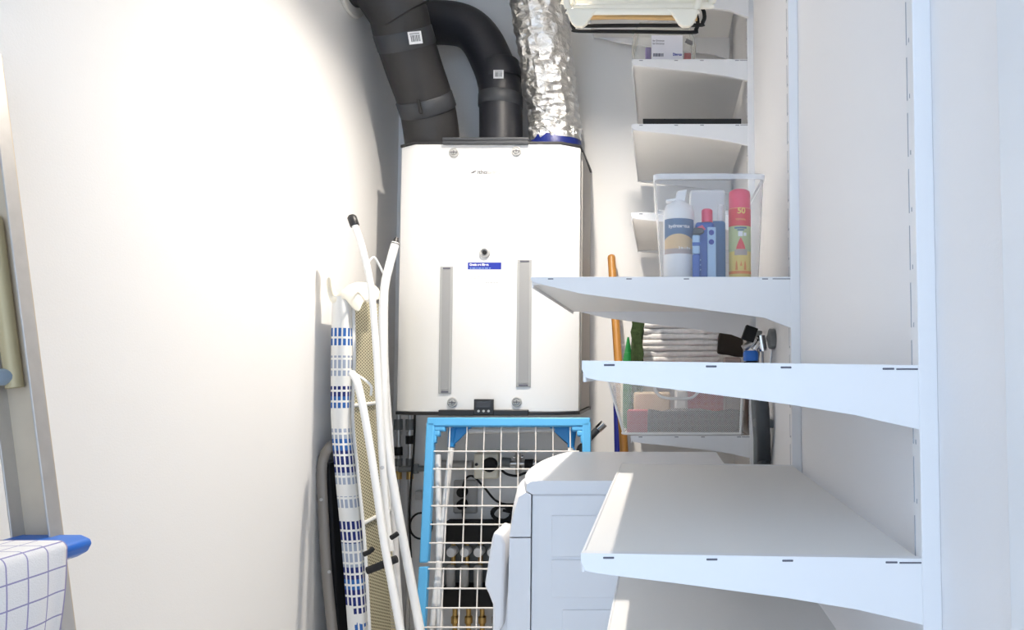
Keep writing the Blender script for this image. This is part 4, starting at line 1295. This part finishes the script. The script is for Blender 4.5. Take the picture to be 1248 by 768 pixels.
bm = B(); tube(bm, [W(929, 424, YTp + .02), W(929.5, 445, YTp + .02)], .004, 8); tube(bm, [W(941, 425, YTp + .03), W(938, 450, YTp + .03)], .0035, 8); obj('thin_pipe', bm, 'steel', tp)
# blue hose nut and hose falling behind the washing machine
hs = thing('inlet_hose', 'dark grey hose with blue nut hanging from tap to machine', 'hose', W(928, 560, 2.05))
n0, n1 = W(915, 427.5, 1.985), W(915, 440, 1.985)
bm = B(); lathe(bm, [(.019, 0), (.0205, .003), (.0205, .020), (.017, n0.z - n1.z)], (n1.x, 1.985, n1.z), 'z', 20); obj('hose_nut', bm, 'bluecap', hs)
pth = [Vector((n1.x, 1.985, n1.z - .001)), W(917, 455, 1.99), W(927, 480, 2.02), W(930, 520, 2.004), W(931, 560, 2.06), W(930, 600, 2.022)]
pth.append(Vector((pth[-1].x, 2.07, .35)))
bm = B(); tube(bm, smooth(pth, 8), .019, 14, jitter=.0006); obj('hose_tube', bm, 'hose', hs)
bm = B(); c = W(930.5, 516, 2.038); box(bm, c.x - .026, c.x + .026, 2.012, 2.066, c.z - .011, c.z + .011); obj('hose_clip', bm, 'greypl', hs, .004)
dh = B(); pd = [W(918, 470, 2.16), W(919.5, 500, 2.14), W(922, 535, 2.13), W(922, 570, 2.13)]; pd.append(Vector((pd[-1].x, 2.13, .002)))
tube(dh, [Vector((pd[0].x + .02, 2.17, pd[0].z + .16))] + pd, .009, 10)
o = obj('drain_hose', dh, 'greypl'); tag(o, 'thin grey drain hose beside the dark inlet hose', 'hose')

# ------------------------------------------------------------------ broom and pole standing in the gap right of the unit
bo = thing('broom', 'wooden broom handle standing in gap right of ventilation unit', 'broom', (-.17, 2.9, 0))
a, b_ = W(745, 311, 3.055), W(761, 556, 2.86)
fl = stretch(a, b_, .09)
bm = B(); tube(bm, [fl, a - (a - fl).normalized() * .012, a - (a - fl).normalized() * .004, a], [.0165, .0165, .0145, .009], 16); obj('handle', bm, 'broom', bo)
bm = B(); box(bm, fl.x - .14, fl.x + .14, fl.y - .03, fl.y + .03, .055, .095); obj('broom_head', bm, 'broom', bo, .008)
bm = B(); box(bm, fl.x - .135, fl.x + .135, fl.y - .025, fl.y + .025, .001, .0548); obj('bristles', bm, 'greycloth', bo, .004)
a, b_ = W(751, 470, 3.0), W(753, 556, 2.97)
fl = stretch(a, b_, .03)
po = thing('mop', 'navy blue mop pole beside the wooden broom handle', 'mop', (fl.x, fl.y, 0))
bm = B(); tube(bm, [fl, a], .0135, 14); obj('pole', bm, 'navy', po)
bm = B(); box(bm, fl.x - .10, fl.x + .05, fl.y - .04, fl.y + .035, .0, .032); obj('mop_head', bm, 'ltgrey', po, .008)
# chrome vacuum tube poking out behind the drying rack
a, b_ = W(736, 516.5, 2.83), W(722, 530, 2.83)
vt = thing('metal_tube', 'dark chrome tube end poking out beside blue rack corner', 'tube', Vector((-.35, 2.83, 0)))
fl = Vector((-.38, 2.83, .014)); k = W(704, 562, 2.83)
bm = B(); tube(bm, smooth([a, b_, W(712, 543, 2.83), k, fl + Vector((0, 0, .3)), fl], 5), .0135, 14); obj('tube', bm, 'hose', vt)
bm = B(); t_ = (a - b_).normalized(); tube(bm, [a - t_ * .03, a + t_ * .002], .0155, 16); obj('tube_end', bm, 'chrome', vt)

# ------------------------------------------------------------------ heating manifold and pipes low on the back wall
YM = 3.0
def P3(x, y, Y=YM): return W(x, y, Y)
mf = thing('heating_manifold', 'underfloor heating manifold with white caps behind drying rack', 'manifold', (W(590, 720, YM).x, 3.0, .18))
xa, xb_ = W(536, 700, 3.0).x, W(700, 700, 3.0).x
for (y0, y1, mt, nm, d0, d1) in ((640, 661, 'blacksoft', 'insulation_bar', 2.97, 3.095), (718, 741, 'blacksoft', 'insulation_bar', 2.97, 3.095)):
    bm = B(); a, b_ = W(536, y1, d0), W(700, y0, d0); box(bm, a.x, b_.x, d0, d1, a.z, b_.z); obj(nm, bm, mt, mf, .006)
bm = B(); a, b_ = W(536, 716, 3.03), W(700, 663, 3.03); box(bm, a.x, b_.x, 3.06, 3.095, a.z, b_.z); obj('back_plate', bm, 'greypl', mf, .003)
for i in range(7):
    x = 549.5 + i * 16.6
    c = W(x, 673.5, 2.98)
    bm = B(); lathe(bm, [(.013, .045), (.020, .04), (.020, .004), (.017, -.004), (.001, -.005)], c, 'y', 20); cp_ = obj('valve_cap', bm, 'white', mf)
    bm = B(); tube(bm, [Vector((c.x, 3.02, W(x, 662.5, 3.02).z)), Vector((c.x, 3.02, W(x, 690, 3.02).z))], .009, 10); obj('valve_stem', bm, 'brass', cp_)
    c = W(x, 700, 2.99)
    bm = B(); tube(bm, [W(x, 689, 3.0), W(x, 691, 3.0), W(x, 714, 3.0), W(x, 717.5, 3.0)], [.012, .0175, .0175, .014], 14); obj('flow_tube', bm, 'ltgrey', mf)
    bm = B(); q = W(x + 5, 752, 3.0)
    tube(bm, [W(x + 5, 741.5, 3.0), W(x + 5, 750, 3.0), W(x + 5, 752, 3.0), W(x + 5, 759, 3.0), W(x + 5, 761, 3.0), Vector((q.x, 3.0, .001))], [.010, .010, .016, .016, .010, .010], 12); 
    obj('brass_valve', bm, 'brass', mf)
pb = thing('pump_box', 'pale pump box with round black knob behind rack wires', 'pump', W(592, 580, 3.05))
a, b_ = W(577, 584, 3.02), W(607, 553, 3.02)
bm = B(); box(bm, a.x, b_.x, 3.02, 3.097, a.z, b_.z); obj('pump_case', bm, 'cream', pb, .008, 3)
bm = B(); lathe(bm, [(.029, -.001), (.029, -.022), (.024, -.028), (.001, -.028)], W(598, 566, 3.02), 'y', 24); obj('pump_knob', bm, 'blacksoft', pb)
bm = B(); lathe(bm, [(.006, -.001), (.006, -.008), (.001, -.009)], W(581, 566, 3.02), 'y', 12); obj('small_screw', bm, 'black', pb)
bm = B(); tube(bm, [W(531, 566, 3.055), W(576, 567, 3.055)], .018, 12); obj('pipe', bm, 'ltgrey', pb)
vv_ = thing('brass_valve_group', 'metal valve fittings right of the pump box', 'valve', W(625, 580, 3.05))
for nm, pts, r, mt in (('valve_pipe', [(608, 565), (700, 565)], .012, 'steel'), ('valve_body', [(612, 563), (622, 564)], .019, 'greypl'), ('valve_body', [(632, 552), (632, 578)], .013, 'steel'), ('valve_nut', [(640, 566), (650, 566)], .021, 'blacksoft'), ('valve_handle', [(626, 557), (638, 557)], .006, 'chrome')):
    bm = B(); tube(bm, [W(x, y, 3.05) for x, y in pts], r, 12); obj(nm, bm, mt, vv_)
wp = thing('wall_socket', 'white wall socket with two black plugs behind rack wires', 'socket', W(568, 605, 3.09))
a, b_ = W(552, 626, 3.085), W(582, 585, 3.085)
bm = B(); box(bm, a.x, b_.x, 3.082, 3.0985, a.z, b_.z); obj('socket_plate', bm, 'ltgrey', wp, .02, 4)
for x, y in ((564.5, 599), (564.5, 614)):
    bm = B(); lathe(bm, [(.021, -.001), (.020, -.030), (.012, -.038)], W(x, y, 3.081), 'y', 18); obj('plug', bm, 'blacksoft', wp)
def cable(label, pts, r=.0045, Y=3.03):
    bm = B(); tube(bm, smooth([W(x, y, Y) for x, y in pts], 6), r, 8); o = obj('power_cable', bm, 'blacksoft'); tag(o, label, 'cable'); return o
cable('black cable looping from upper plug to the coil', [(564, 594), (568, 583), (577, 581), (590, 594), (604, 610), (620, 615), (640, 612)], .0045, 3.035)
cable('black cable from the lower plug down to manifold', [(564, 620), (565, 632), (571, 637), (590, 638), (612, 636)], .0045, 3.035)
cable('black cable sagging under the metal valve fittings', [(610, 572), (618, 578), (630, 580), (642, 576), (660, 574)], .005, 3.0)
bm = B(); ring = []
for k in range(61):
    a = 2 * math.pi * k / 20; c = W(613, 625, 3.035); ring.append(c + Vector((math.cos(a) * .038 + .004 * math.sin(k), -.010 * (k / 20), math.sin(a) * .030)))
tube(bm, ring, .0065, 8); tube(bm, [W(613, 622, 3.02), W(640, 628, 3.02)], .006, 8)
o = obj('cable_coil', bm, 'blacksoft'); tag(o, 'black coil of cable hanging above the manifold', 'cable')
# water pipes left of the rack
for k, (x, lab) in enumerate(((485.5, 'metal water pipe with stop valve, left one below the unit'), (499.5, 'metal water pipe with stop valve, right one below the unit'))):
    t = thing('water_pipe', lab, 'pipe', W(x, 600, 3.05), 'water pipes below the unit')
    bm = B(); tube(bm, [Vector((W(x, 520, 3.05).x, 3.05, zb - .014)), W(x, 600, 3.05), Vector((W(x, 600, 3.05).x, 3.05, .001))], .009, 12); obj('pipe', bm, 'steel', t)
    for y0, y1, r, mt in ((511, 524, .017, 'greypl'), (526, 530, .013, 'steel'), (545 - k * 14, 555 - k * 14, .017, 'blacksoft'), (559, 568, .016, 'greypl'), (574, 584, .014, 'brass')):
        bm = B(); tube(bm, [W(x, y0, 3.05), W(x, y1, 3.05)], r, 14); obj('valve_nut', bm, mt, t)
bm = B(); tube(bm, [W(486, 572, 3.01), W(522, 571, 3.01)], .012, 12); tube(bm, [W(506, 566, 3.01), W(506, 577, 3.01)], .015, 12)
o = obj('cross_pipe', bm, 'greypl'); tag(o, 'short dark horizontal pipe joining the two water pipes', 'pipe')
cable('thin black cable running straight down beside the water pipes', [(505.5, 506), (505, 530), (503.5, 560), (500, 600), (499, 640), (501, 680)], .0045, 2.99)
bm = B(); c = W(513, 641, 3.03); tube(bm, [c + Vector((math.cos(2 * math.pi * k / 24) * .045, 0, math.sin(2 * math.pi * k / 24) * .052)) for k in range(25)], .004, 8)
o = obj('cable_loop', bm, 'blacksoft'); tag(o, 'round black cable loop hanging left of the drying rack', 'cable')
bm = B(); a, b_ = W(507, 608, 3.08), W(517, 598, 3.08); box(bm, a.x, b_.x, 3.06, 3.098, a.z, b_.z); o = obj('cable_clip', bm, 'ltgrey', bev=.004); tag(o, 'small pale wall clip above the round cable loop', 'clip')

# ------------------------------------------------------------------ ceiling lamp
LX, LY, LZ = -.345, 2.12, 2.58
lm = thing('ceiling_lamp', 'small round white downlight on a short ceiling rod', 'ceiling lamp', (LX, LY, ZC - .03))
bm = B(); lathe(bm, [(.040, 0), (.040, -.012), (.008, -.016), (.008, -(ZC - LZ) + .05), (.048, -(ZC - LZ) + .046), (.048, -(ZC - LZ) + .002), (.044, -(ZC - LZ) - .022), (.032, -(ZC - LZ) - .022), (.030, -(ZC - LZ) - .0215), (.030, -(ZC - LZ) + .003)], (LX, LY, ZC - .0008), 'z', 32); obj('housing', bm, 'white', lm)
bm = B(); lathe(bm, [(.0285, .0012), (.0285, 0)], (LX, LY, LZ - .0012), 'z', 32); obj('bulb', bm, 'glow', lm)

# ------------------------------------------------------------------ daylight from the open side behind the camera
w = bpy.data.worlds.new('world'); S.world = w; w.use_nodes = True
bg = w.node_tree.nodes['Background']
bg.inputs[0].default_value = (.62, .78, 1.0, 1)
bg.inputs[1].default_value = 1.88
S.view_settings.view_transform = 'Standard'
S.view_settings.look = 'None'
S.view_settings.gamma = 1
S.view_settings.exposure = .46
S.view_settings.use_curve_mapping = False
